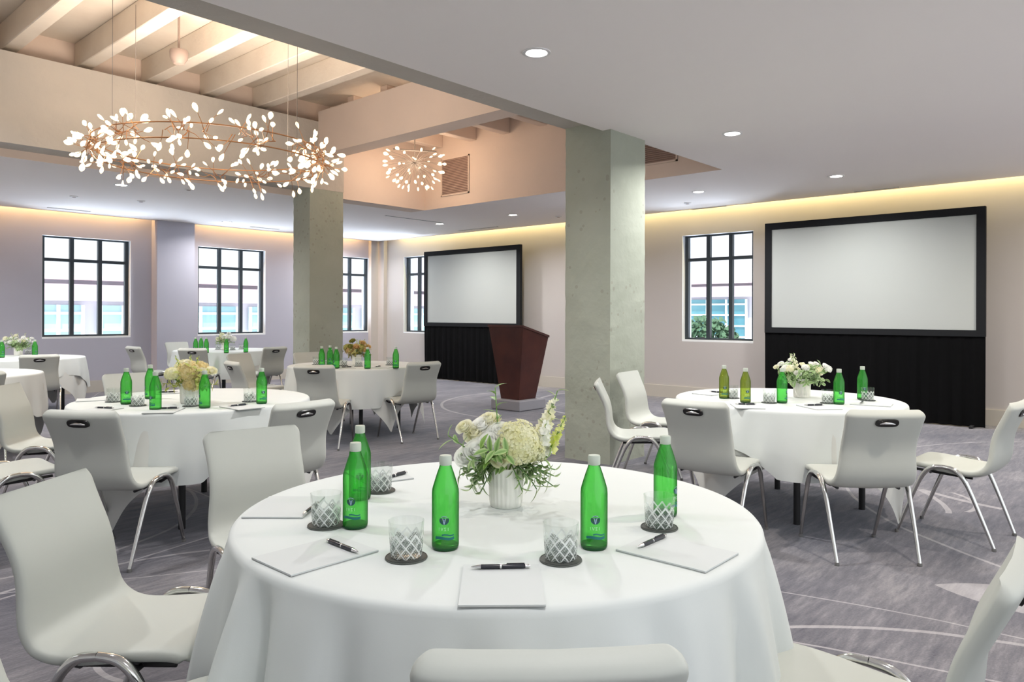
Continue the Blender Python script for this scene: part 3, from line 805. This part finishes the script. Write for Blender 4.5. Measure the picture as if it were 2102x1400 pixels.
table(2, *T2, 'in front of the near screen', rot=1.29, rot2=.55)
table(3, *T3, 'at left middle with the cream bouquet', rot=.21, rot2=1.29)
table(4, *T4, 'before the far column', rot=.26, rot2=.623, st=True)
table(5, *T5, 'under the middle window', rot=.3, rot2=1.0)
table(6, *T6, 'under the leftmost window', rot=.5, rot2=.0)
table(7, *T7, 'cut off by the left edge', rot=.2, rot2=1.0)

# ------------------------------------------------------------------ table settings
ZS = ZTOP
def make_bottle():
    t = thing('water_bottle', 'x', 'bottle')
    P = [(.0,.0),(.030,.0),(.0335,.004),(.0345,.012),(.0345,.095),(.0345,.140),(.0338,.150),(.0315,.159),(.0270,.174),(.0215,.191),(.0165,.205),(.0142,.213),(.0138,.222)]
    MB().lathe(P, 32).build('glass_body', M['bottle'], t)
    MB().lathe([(.0,.0006),(.030,.0006),(.0338,.004),(.0341,.011),(.030,.0135),(.0,.010)], 32).build('thick_base', M['bottlebase'], t)
    MB().lathe([(.0150,.212),(.0158,.214),(.0158,.232),(.0145,.236),(.0,.237)], 24).build('cap', M['cap'], t)
    r = .0348
    def patch(outl, zc, k=1.0, a0=0):
        vs = []
        for x, z in outl: a = x/r+a0; rr = r*k; vs.append((rr*sin(a), -rr*cos(a), zc+z))
        return vs
    n = 28; em = MB()
    ring = [(.0122*cos(2*PI*i/n), min(.0045, .0122*sin(2*PI*i/n)*.95)) for i in range(n)]
    em.add(patch([(0,0)]+ring, .080), [(0,1+i,1+(i+1) % n) for i in range(n)])
    eo = em.build('label_emblem', M['emblem'], t)
    sm = MB(); sm.add(patch([(-.0048,.0045),(.0048,.0045),(.0012,-.0105),(-.0012,-.0105)], .080, 1.004), [(3,2,1,0)])
    sm.add(patch([(-.0085,.0062),(.0085,.0062),(.0060,.0092),(0,.0108),(-.0060,.0092)], .080, 1.002), [(0,1,2,3,4)])
    sm.build('emblem_mark', M['emblem2'], eo)
    ln = MB()
    def stroke(x0, z0, x1, z1, w=.0011): ln.add(patch([(x0,z0),(x0+w,z0),(x1+w,z1),(x1,z1)], .0575, 1.002), [(0,1,2,3)])
    for q in ((-.0135,-.004,-.0135,.004),(-.0085,.004,-.0060,-.004),(-.0060,-.004,-.0035,.004),(.0035,-.004,.0000,.004)): stroke(*q)
    for zz in (.0030,-.0040): ln.add(patch([(.0,zz),(.0050,zz),(.0050,zz+.001),(.0,zz+.001)], .0575, 1.002), [(0,1,2,3)])
    stroke(.0095,-.004,.0095,.004)
    ln.build('label_lettering', M['ink'], t, False)
    bd = MB(); m_ = 14
    for z, h, a0, a1 in ((.0345,.0034,-.024,.027),(.0425,.0018,-.006,.026)):
        vs = []
        for i in range(m_+1):
            x = a0+(a1-a0)*i/m_; vs += patch([(x,-h),(x,h)], z+.0015*math.sin(i*.45), 1.002)
        bd.add(vs, [(2*i,2*i+2,2*i+3,2*i+1) for i in range(m_)])
    bd.build('label_band', M['band'], t, True, 0)
    return t
BT = make_bottle(); BT_used = [False]
BT2 = None
def put(proto, used, loc, rz, label, group):
    if not used[0]:
        used[0] = True; proto.location = loc; proto.rotation_euler = (0,0,rz); proto['label'] = label; proto['group'] = group; return proto
    return dup(proto, loc, rz, label, group)
CAMRZ = TH-PI/2       # facing the camera: local -y looks back along the view
def bottle(p, label, group, turn=0., olive=False):
    o = put(BT, BT_used, (p[0],p[1],ZS), CAMRZ+turn, label, group)
    if olive:
        for c in o.children:
            if c.name.startswith('glass_body'):
                c.data = c.data.copy(); c.data.materials[0] = M['bottle2']
    return o
def make_tumbler():
    t = thing('crystal_tumbler', 'x', 'glass')
    n = 60; H = .088; rows = 15; vs = []; fs = []
    def ro(z): return .0375+.006*z/H
    for j in range(rows+1):
        z = .004+(H-.004)*j/rows
        for k in range(n):
            a = 2*PI*k/n; r = ro(z)
            if .008 < z < .066:
                d = (k+2*j) % 6; e = (k-2*j) % 6
                r += .0005*math.cos(a*20)
            vs.append((r*cos(a), r*sin(a), z))
    ins = [(ro(H)-.001,H+.0006),(ro(H)-.0022,H-.001),(.0375,.06),(.0345,.016),(.030,.012),(.0,.011)]
    for r, z in ins:
        for k in range(n): a = 2*PI*k/n; vs.append((r*cos(a), r*sin(a), z))
    tot = rows+1+len(ins)
    for i in range(tot-1):
        for k in range(n): l = (k+1) % n; fs.append((i*n+k, i*n+l, (i+1)*n+l, (i+1)*n+k))
    o = len(vs)
    for k in range(n): a = 2*PI*k/n; vs.append((.034*cos(a), .034*sin(a), 0))
    for k in range(n): l = (k+1) % n; fs.append((o+k, o+l, l, k))
    fs.append(tuple(reversed(range(o, o+n))))
    MB().add(vs, fs).build('glass_body', M['crystal'], t, True, 18)
    return t
TU = make_tumbler(); TU_used = [False]
co = thing('coaster', 'x', 'coaster'); MB().lathe([(.0,0),(.050,0),(.0515,.001),(.0515,.003),(.050,.004),(.0,.004)], 40).build('disc', M['coaster'], co)
MB().lathe([(.050,.0038),(.0505,.0048),(.0485,.0048),(.048,.004)], 40).build('rim', M['black'], co)
CO_used = [False]
def tumbler(p, place, group):
    put(co, CO_used, (p[0],p[1],ZS+.0005), 0, 'round dark grey coaster under the tumbler '+place, 'coasters '+group)
    put(TU, TU_used, (p[0],p[1],ZS+.0048), random.random(), 'cut crystal tumbler '+place, 'tumblers '+group)
def make_pad():
    t = thing('notepad', 'x', 'notepad'); w, h = .089, .122
    MB().box((-w,-h,.0),(w,h,.0016)).build('backing', M['padedge'], t, False)
    MB().box((-w,-h,.0016),(w,h,.0048)).build('sheets', M['paper'], t, False)
    return t
PD = make_pad(); PD_used = [False]
def make_pen():
    t = thing('pen', 'x', 'pen')
    def ax(prof): 
        mb = MB().lathe(prof, 14); mb.v = [(z, y, x+.0056) for x, y, z in mb.v]; return mb
    ax([(.0052,-.045),(.0055,-.02),(.0055,.055),(.0045,.058)]).build('barrel', M['pen'], t)
    ax([(.0008,-.068),(.0022,-.064),(.0048,-.048),(.0052,-.045)]).build('tip', M['silver'], t)
    ax([(.0057,-.001),(.0057,.003)]).build('ring', M['silver'], t)
    ax([(.0045,.058),(.0045,.066),(.003,.069)]).build('button', M['silver'], t)
    MB().box((.015,-.0012,.011),(.056,.0012,.0128)).build('clip', M['pen'], t, False)
    return t
PE = make_pen(); PE_used = [False]
def setting(p, ang, place, group, penp=None, penang=None):
    put(PD, PD_used, (p[0],p[1],ZS+.0005), ang, 'white notepad '+place, 'notepads '+group)
    q = penp if penp is not None else (p[0]-sin(ang)*.06, p[1]+cos(ang)*.06)
    put(PE, PE_used, (q[0],q[1],ZS+.0054), ang if penang is None else penang, 'black and silver pen on the notepad '+place, 'pens '+group)

# front table
g = 'on the nearest table'
for (u, v, tr, lb) in ((917,1126,0,'green water bottle front and left of the bouquet, nearest table'), (1222,1123,0,'green water bottle front and right of the bouquet, nearest table'),
                   (732,1084,-.15,'green water bottle at left of the nearest table, in front of another bottle'), (741,1026,.2,'green water bottle farthest left rear on the nearest table, half hidden'),
                   (1368,1056,.9,'green water bottle behind the right tumbler, nearest table')):
    p = at(u, v, ZS); bottle((p.x,p.y), lb, 'green bottles '+g, tr)
for (u, v, lb) in ((837,1147,'left of the front left bottle, nearest table'), (1154,1150,'left of the front right bottle, nearest table'), (672,1082,'at far left of the nearest table'),
                   (782,1010,'behind the left bottles, nearest table'), (1356,1082,'at right of the nearest table before a bottle')):
    p = at(u, v, ZS); tumbler((p.x,p.y), lb, g)
def seg_ang(a, b):
    A, B = at(*a, ZS), at(*b, ZS); return math.atan2(B.y-A.y, B.x-A.x), ((A.x+B.x)/2, (A.y+B.y)/2)
def pad_at(c, e0, e1, place, group, pen=None):
    """c: centre pixel, e0->e1: near edge left to right"""
    p = at(*c, ZS); a, _ = seg_ang(e0, e1)
    pa = pp = None
    if pen: pa, pp = seg_ang(*pen)
    setting((p.x,p.y), a, place, group, pp, pa)
pad_at((1033,1202), (944,1245), (1124,1243), 'at the front of the nearest table', g, ((970,1174),(1090,1171)))
pad_at((652,1143), (520,1155), (605,1193), 'at left front of the nearest table', g, ((738,1144),(675,1120)))
pad_at((1392,1133), (1442,1177), (1515,1135), 'at right front of the nearest table', g, ((1310,1131),(1371,1104)))
pad_at((588,1045), (497,1068), (640,1068), 'at far left of the nearest table', g, ((630,1062),(650,1046)))
pad_at((778,978), (745,1003), (860,988), 'at left rear of the nearest table', g, ((795,988),(828,979)))

def pol(T, deg, r): a = math.radians(deg); return (T[0]+r*cos(a), T[1]+r*sin(a))
def table_set(T, where, bottles, glasses, pads):
    gg = 'on the table '+where
    for (u, vt, lb, ol) in bottles:                       # vt: pixel row of the cap top
        d = at(u, vt, ZS+.237); bottle((d.x,d.y), 'green water bottle '+lb+', table '+where, 'green bottles '+gg, random.uniform(-1,1), ol)
    for (u, v, lb) in glasses:
        p = at(u, v, ZS); tumbler((p.x,p.y), lb+', table '+where, gg)
    for (u, v, deg, lb) in pads:
        p = at(u, v, ZS); setting((p.x,p.y), math.radians(deg), lb+', table '+where, gg)
random.seed(11)
table_set(T2, 'before the near screen', [(1487,747,'farthest left',True), (1531,752,'second from left, olive tinted',True), (1606,752,'just left of the bouquet',False), (1723,753,'just right of the bouquet',False), (1771,747,'farthest right',False)],
          [(1504,815,'by the leftmost bottle'), (1580,824,'left of the bouquet'), (1701,824,'right of the bouquet'), (1782,818,'by the rightmost bottle')],
          [(1462,806,-100,'at far left'), (1535,832,-55,'at front left'), (1682,833,-40,'at front right'), (1790,826,10,'at far right')])
table_set(T3, 'at left middle', [(260,760,'farthest left',False), (309,753,'at rear left of the bouquet',False), (320,767,'front and left of the bouquet',False), (421,764,'just right of the bouquet',False), (538,758,'farthest right',False)],
          [(234,830,'at far left'), (284,838,'between the two left bottles'), (393,838,'before the vase'), (514,828,'by the rightmost bottle')],
          [(200,826,-110,'at far left'), (200,848,-60,'at front left'), (338,848,-40,'at front centre'), (498,840,0,'at front right'), (345,810,160,'at the rear')])
table_set(T4, 'before the far column', [(661,713,'farthest left',False), (678,711,'second from left, at rear',False), (691,714,'left of the peach bouquet',False), (755,714,'right of the peach bouquet',False), (813,713,'farthest right',False)],
          [(650,751,'at far left'), (673,753,'between the left bottles'), (706,753,'left of the vase'), (737,754,'right of the vase'), (801,751,'at far right')],
          [(712,758,-30,'at front left'), (785,756,20,'at front right')])
table_set(T5, 'under the middle window', [(402,696,'farthest left',False), (413,695,'second from left, at rear',False), (424,696,'third from left',False), (465,696,'under the bouquet',False), (505,695,'farthest right',False)],
          [(448,721,'left of the vase'), (478,722,'right of the vase'), (496,720,'by the rightmost bottle')], [])
table_set(T6, 'under the leftmost window', [(4,704,'at the picture edge',False), (72,703,'right of the bouquet',False)], [(58,733,'before the right bottle')], [])

# ------------------------------------------------------------------ flowers
def leafblade(mb, base, d, side, L, W, green, pale, bend=.3):
    d = Vector(d).normalized(); s = Vector(side).normalized(); n = d.cross(s).normalized(); k = 5
    vs = []; col = []
    for i in range(k+1):
        t = i/k; c = Vector(base)+d*(L*t)+n*(-bend*L*t*t); w = W*math.sin(PI*min(1,t*.93+.06))**.8
        vs += [c-s*w+n*w*.3, c, c+s*w+n*w*.3]; col += [pale, green, pale]
    fs = []
    for i in range(k): b = i*3; fs += [(b,b+1,b+4,b+3),(b+1,b+2,b+5,b+4)]
    mb.add(vs, fs, col)
def sprig(rnd, a, b, nleaf, L, W, green, pale, droop=0.):
    mb = MB(); a, b = Vector(a), Vector(b); d = (b-a)
    for i in range(nleaf):
        t = (i+1)/nleaf; p = a+d*t; ax = d.normalized(); o = ax.orthogonal(); q = Matrix.Rotation(i*2.4+rnd.random(), 3, ax) @ o
        leafblade(mb, p, ax*.7+q*.8+Vector((0,0,-droop)), ax.cross(q), L*rnd.uniform(.75,1.15), W, green, pale)
    nv = len(mb.v); mb.tube([a,(a+b)/2+Vector((0,0,.004)),b], .0018, 5); mb.col += [green]*(len(mb.v)-nv)
    return mb
def hydrangea(rnd, c, r, m):
    mb = MB(); c = Vector(c); n = int(210 if r > .06 else 110 if r > .04 else 60)
    for i in range(n):
        z = 1-2*(i+.5)/n
        if z < -.75: continue
        f = i*2.39996; q = math.sqrt(1-z*z); d = Vector((q*cos(f), q*sin(f), z)); p = c+d*r*rnd.uniform(.88,1.08)
        o = d.orthogonal().normalized(); e = d.cross(o); s = (.0132 if r > .04 else r*.27)*rnd.uniform(.8,1.25); w = rnd.random()*6
        for k in range(4):
            a = w+k*PI/2; u = o*cos(a)+e*sin(a); v_ = -o*sin(a)+e*cos(a)
            mb.add([p, p+u*s*.6+v_*s*.42+d*s*.2, p+u*s*1.05+d*s*.10, p+u*s*.6-v_*s*.42+d*s*.2], [(0,1,2),(0,2,3)])
    mb.lathe([(.0,-r*.7),(r*.6,-r*.45),(r*.84,0),(r*.6,r*.6),(0,r*.84)], 14, c)
    return mb
def rose(rnd, c, r, d):
    mb = MB(); c = Vector(c); d = Vector(d).normalized(); o = d.orthogonal().normalized(); e = d.cross(o); np_ = 16
    for i in range(np_):
        t = i/np_; a0 = i*2.39996; op = .25+.95*t; rr = r*(.25+.75*t); hh = r*(1.15-.35*t)
        vs = []; K, H = 6, 4
        for j in range(H+1):
            s = j/H
            for k in range(K+1):
                u = (k/K-.5); a = a0+u*1.9; rad = rr*math.sin(min(1,.25+s*.85)*PI/2)*(1+.18*op*s*s)
                z = -r*.55+hh*1.15*s*(1-.35*op*s)+(-.12*r*(abs(u)*2)**2*s)
                vs.append(c+o*(cos(a)*rad)+e*(sin(a)*rad)+d*z)
        fs = [(j*(K+1)+k, j*(K+1)+k+1, (j+1)*(K+1)+k+1, (j+1)*(K+1)+k) for j in range(H) for k in range(K)]
        mb.add(vs, fs)
    mb.lathe([(0,-r*.6),(r*.35,-r*.5),(r*.5,-r*.2),(r*.3,r*.2),(0,r*.35)], 10, c)
    return mb
def spike(rnd, a, b, r, n):
    st = MB().tube([a,(Vector(a)+Vector(b))/2,b], [.003,.0025,.0015], 6); bl = MB(); a, b = Vector(a), Vector(b); d = b-a
    for i in range(n):
        t = .25+.75*i/n; p = a+d*t; f = i*2.4; q = Matrix.Rotation(f,3,d.normalized()) @ d.orthogonal().normalized()
        s = r*(1.15-.85*t); c = p+q*s*.8; ax = (q+d.normalized()*.5).normalized(); o = ax.orthogonal().normalized(); e = ax.cross(o)
        for k in range(5):
            w = k*2*PI/5; u = o*cos(w)+e*sin(w); v_ = -o*sin(w)+e*cos(w)
            bl.add([c-ax*s*.3, c+u*s*.7+v_*s*.5, c+u*s*1.0+ax*s*.5, c+u*s*.7-v_*s*.5], [(0,1,2),(0,2,3)])
    return st, bl
def make_vase(label, loc, k=1., grp='white ribbed flower pots'):
    t = thing('flower_vase', label, 'vase', loc, group=grp)
    P = [(.045,0),(.049,.003),(.0505,.02),(.0535,.10),(.0555,.116),(.0575,.121),(.0555,.123),(.052,.118),(.050,.10),(.0,.098)]
    P = [(r*k, z*k) for r, z in P]
    MB().lathe(P, 96, fn=lambda r, z, w: r*(1+.035*math.cos(24*w)) if .012*k < z < .112*k and r > .046*k else r).build('pot', M['pot'], t, True, 60)
    MB().lathe([(.0,.099),(.049,.099)], 24).build('soil', M['stem'], t).scale = (k,k,k)
    return t
GRN, PALE, DGRN = (.12,.26,.05), (.62,.70,.42), (.08,.18,.05)
def bouquet(label, loc, kind, sc=1., seed=1):
    rnd = random.Random(seed)
    t = thing('flower_bouquet', label, 'flowers', loc, CAMRZ, 'bouquets on the tables'); t.scale = (sc,sc,sc)
    zs = .10                                           # local x: right, y: away, z: up from table
    def add_h(c, r, m):
        h = hydrangea(rnd, c, r, m).build('hydrangea_bloom', M[m], t, True, 0); MB().tube([(c[0]*.25,c[1]*.25,zs),(c[0]*.7,c[1]*.7,(zs+c[2])*.5),(c[0],c[1],c[2]-r*.6)], .003, 6).build('stem', M['stem'], h)
    def add_r(c, r, m, d=None):
        d = d or (c[0]*2.5, c[1]*2-.5, .6)
        h = rose(rnd, c, r, d).build('rose_bloom', M[m], t, True, 0); MB().tube([(c[0]*.25,c[1]*.25,zs),(c[0]*.7,c[1]*.7,(zs+c[2])*.5),(c[0],c[1],c[2]-r*.4)], .0025, 6).build('stem', M['stem'], h)
    def add_s(a, b, r, n, m):
        st, bl = spike(rnd, a, b, r, n); s = st.build('flower_spike', M['stem'], t); bl.build('blossoms', M[m], s, True, 0)
    def add_l(a, b, n, L, W, g_=GRN, p_=PALE, dr=0.): sprig(rnd, a, b, n, L, W, g_, p_, dr).build('foliage_sprig', M['leaf'], t, True, 0)
    if kind == 'big':
        add_h((.035,-.03,.185), .070, 'hydr'); add_h((.085,.0,.165), .045, 'hydr')
        add_r((-.045,-.055,.195), .046, 'rose'); add_r((-.115,-.04,.155), .044, 'rose'); add_r((-.055,.02,.255), .036, 'rosey', (-.2,-.5,1)); add_r((-.130,.0,.235), .028, 'rosey')
        add_r((-.095,-.01,.215), .038, 'rosey'); add_r((.005,.05,.21), .04, 'rose'); add_r((-.02,-.08,.145), .026, 'rosey'); add_r((-.085,-.065,.175), .040, 'rose'); add_r((-.02,-.03,.225), .038, 'rose'); add_r((-.075,.0,.24), .036, 'rose')
        add_s((.09,.01,.14), (.150,.02,.325), .026, 22, 'rosey'); add_s((.10,.0,.13), (.125,-.03,.26), .026, 18, 'rose'); add_s((.12,.0,.13), (.185,.0,.27), .017, 20, 'spikey'); add_s((.10,.02,.13), (.14,.03,.29), .022, 16, 'spikey')
        add_l((-.02,.0,.14), (-.035,.01,.355), 11, .045, .008, GRN, (.30,.42,.16)); add_l((.12,.02,.2), (.16,.02,.345), 8, .035, .007, GRN, (.45,.55,.2))
        add_l((-.07,-.03,.13), (-.175,-.05,.215), 7, .05, .009, GRN, (.35,.5,.2))
        add_l((-.03,-.05,.13), (-.075,-.10,.185), 6, .05, .010, (.16,.32,.04), (.30,.46,.12))
        for i in range(26):
            a = -PI*.5+rnd.uniform(-1.75,1.75); r0, r1 = .045, rnd.uniform(.09,.155)
            add_l((r0*cos(a),r0*sin(a),.125), (r1*cos(a),r1*sin(a)*.8,rnd.uniform(.05,.115)), 6, rnd.uniform(.032,.05), rnd.uniform(.005,.008), DGRN if i % 3 else GRN, PALE, .35)
        for i in range(10):
            a = rnd.uniform(0,6.28); r1 = rnd.uniform(.10,.14)
            add_l((.03*cos(a),.03*sin(a),.12), (r1*cos(a),r1*sin(a),rnd.uniform(.12,.20)), 6, .045, .009, GRN, (.40,.52,.22))
    else:
        pal = {'white': ('rose','rose','rosey'), 'cream': ('hydr2','hydr','rosey'), 'peach': ('peach','olive','peach'), 'pale': ('rose','rosey','rose')}[kind]
        for i in range(9 if kind != 'white' else 22):
            a = i*2.39996; r0 = (.04+.10*math.sqrt((i+.5)/12)); c = (r0*cos(a)*1.15, r0*sin(a)*.8, .165+.075*rnd.random()+(.05 if i < 3 else 0))
            m = pal[i % 3]
            if m.startswith('hydr') or rnd.random() < .35: add_h(c, (.036+.014*rnd.random())*(.62 if kind == 'white' else 1), m)
            else: add_r(c, (.030+.012*rnd.random())*(.68 if kind == 'white' else 1), m)
        if kind == 'cream': add_h((.015,-.04,.20), .072, 'hydr2'); add_h((.03,-.05,.12), .045, 'hydr2')
        if kind == 'peach': add_h((-.08,-.03,.17), .055, 'peach'); add_h((.06,-.02,.19), .05, 'olive')
        g1, p1 = {'white': (GRN,(.5,.58,.36)), 'cream': ((.30,.34,.04),(.55,.56,.2)), 'peach': ((.24,.22,.04),(.45,.40,.14)), 'pale': (GRN,PALE)}[kind]
        for i in range(30 if kind == 'white' else 18):
            a = rnd.uniform(0,6.28); r1 = rnd.uniform(.11,.185); z1 = rnd.uniform(.09,.25)
            add_l((.03*cos(a),.03*sin(a),.115), (r1*cos(a),r1*sin(a)*.8,z1), 7, .045, .010, g1, p1, .15)
        for i in range(3):
            a = rnd.uniform(0,6.28); add_s((.02*cos(a),.02*sin(a),.13), (.10*cos(a),.06*sin(a),.31), .016, 14, 'spikey' if kind in ('cream','peach') else 'rosey')
for (u, v, lb, kd, sc, k, sd) in ((1041,1038,'nearest table','big',1.,1.,2), (1647,812,'table before the near screen','white',1.0,1.12,3), (390,832,'left middle table','cream',1.0,1.1,4),
                          (733,751,'table before the far column','peach',.95,1.,5), (462,722,'table under the middle window','pale',.95,1.,6), (38,736,'table under the leftmost window','white',1.0,1.,7)):
    p = at(u, v, ZS)
    make_vase('white ribbed pot holding the bouquet, '+lb, (p.x,p.y,ZS), k)
    what = {'big':'large bouquet of cream hydrangea, white roses and trailing leaves', 'white':'bouquet of small white blooms and green sprigs', 'cream':'bouquet of yellow cream hydrangea and sprigs',
            'peach':'bouquet of peach and olive blooms', 'pale':'loose bouquet of pale blooms'}[kd]
    bouquet(what+', '+lb, (p.x,p.y,ZS+.01), kd, sc, sd)

# ------------------------------------------------------------------ outside the windows
def building(name, label, axis, pos, a0, a1, z0, zt, zband, bay, mglass):
    t = thing(name, label, 'building', (0,0,0))
    def bx(mb, u0, u1, d0, d1, za, zb):
        if axis == 'x': mb.box((u0,pos+d0,za),(u1,pos+d1,zb))
        else: mb.box((pos+d0,u0,za),(pos+d1,u1,zb))
    w = MB(); bx(w, a0, a1, 0, 4, z0, zt); w.build('wall', M['facade'], t, False)
    c = MB(); bx(c, a0, a1, -.5, .0, zband, zband+.6); bx(c, a0, a1, -.8, 0, zband+.75, zband+.9); c.build('cornice', M['pink'], t, False)
    n = int((a1-a0)/bay)
    for i in range(n):
        u = a0+bay*i+bay*.1
        gm = MB(); bx(gm, u, u+bay*.8, -.15, 0, z0, zband-.15); gg = gm.build('window_bay', M[mglass], t, False)
        f = MB()
        for k in range(4): q = u+bay*.8*k/3; bx(f, q-.06, q+.06, -.23, -.14, z0, zband-.15)
        z = z0
        while z < zband-.3: bx(f, u-.01, u+bay*.8+.01, -.21, -.13, z, z+.10); z += .62
        f.build('glazing_bars', M['grid'], gg, False)
building('office_building', 'pale building with pink cornice and teal windows outside the left windows', 'x', 30.0, 4, 36, -8, 2.75, 1.8, 3.0, 'teal')
building('glass_building', 'pale glass building outside the right wall windows', 'y', 40.0, 4, 60, -8, 14, 2.4, 4.5, 'teal2')
# tree in front of the glass building, seen low in the window by the near screen
rnd = random.Random(4)
t = thing('tree', 'dark green tree outside the window beside the near screen', 'tree', (32.0,16.4,-8))
MB().tube([(0,0,0),(.1,0,4),(0,.1,8.3)], [.25,.2,.12], 8).build('trunk', M['wood'], t)
cr = MB()
for i in range(700):
    d = Vector((rnd.gauss(0,1),rnd.gauss(0,1),rnd.gauss(0,1))).normalized()*(rnd.random()**.33); p = Vector((d.x*1.2,d.y*1.5,8.35+d.z*.95))
    a = Vector((rnd.gauss(0,1),rnd.gauss(0,1),rnd.gauss(0,1))).normalized(); b = a.orthogonal().normalized()*.13; a = a*.18
    cr.add([p-a,p+b,p+a,p-b], [(0,1,2,3)])
cr.build('crown', M['leaves'], t, False)
struct('ground', MB().box((-30,14.2,-8.2),(60,80,-8)).box((11.2,-30,-8.2),(80,14.2,-8)), M['facade'], 'pale street level outside the windows', 'street')

# ------------------------------------------------------------------ world, camera, colour
w = bpy.data.worlds.new('World'); bpy.context.scene.world = w; w.use_nodes = True
bg = w.node_tree.nodes['Background']; bg.inputs['Color'].default_value = (.93,.97,1.0,1); bg.inputs['Strength'].default_value = 1.15
sun = lamp('sun', 'SUN', (0,0,30), 3.6, (1,.97,.93)); sun.rotation_euler = Vector((.36,.36,-.86)).to_track_quat('-Z','Y').to_euler()
cam = bpy.data.cameras.new('Camera'); co_ = bpy.data.objects.new('Camera', cam); C.objects.link(co_)
cam.sensor_width = 36; cam.lens = F*36/2102; cam.shift_y = -(700-V0)/2102; cam.clip_end = 300; cam.clip_start = .02
fwd = Vector((cos(TH),sin(TH),0)); rt = Vector((sin(TH),-cos(TH),0)); up = Vector((0,0,1))
c_, s_ = cos(ROLL), sin(ROLL)
# image right and image up axes, rolled
ir = rt*c_ - up*s_; iu = up*c_ + rt*s_
m3 = Matrix((ir, iu, -fwd)).transposed()
co_.matrix_world = Matrix.Translation((0,0,EYE)) @ m3.to_4x4()
sc = bpy.context.scene; sc.camera = co_
sc.view_settings.view_transform = 'Standard'; sc.view_settings.look = 'None'; sc.view_settings.exposure = .36
sc.cycles.use_denoising = True; sc.cycles.max_bounces = 8; sc.cycles.transparent_max_bounces = 24
sc.cycles.caustics_reflective = False; sc.cycles.caustics_refractive = False; sc.cycles.sample_clamp_indirect = 4
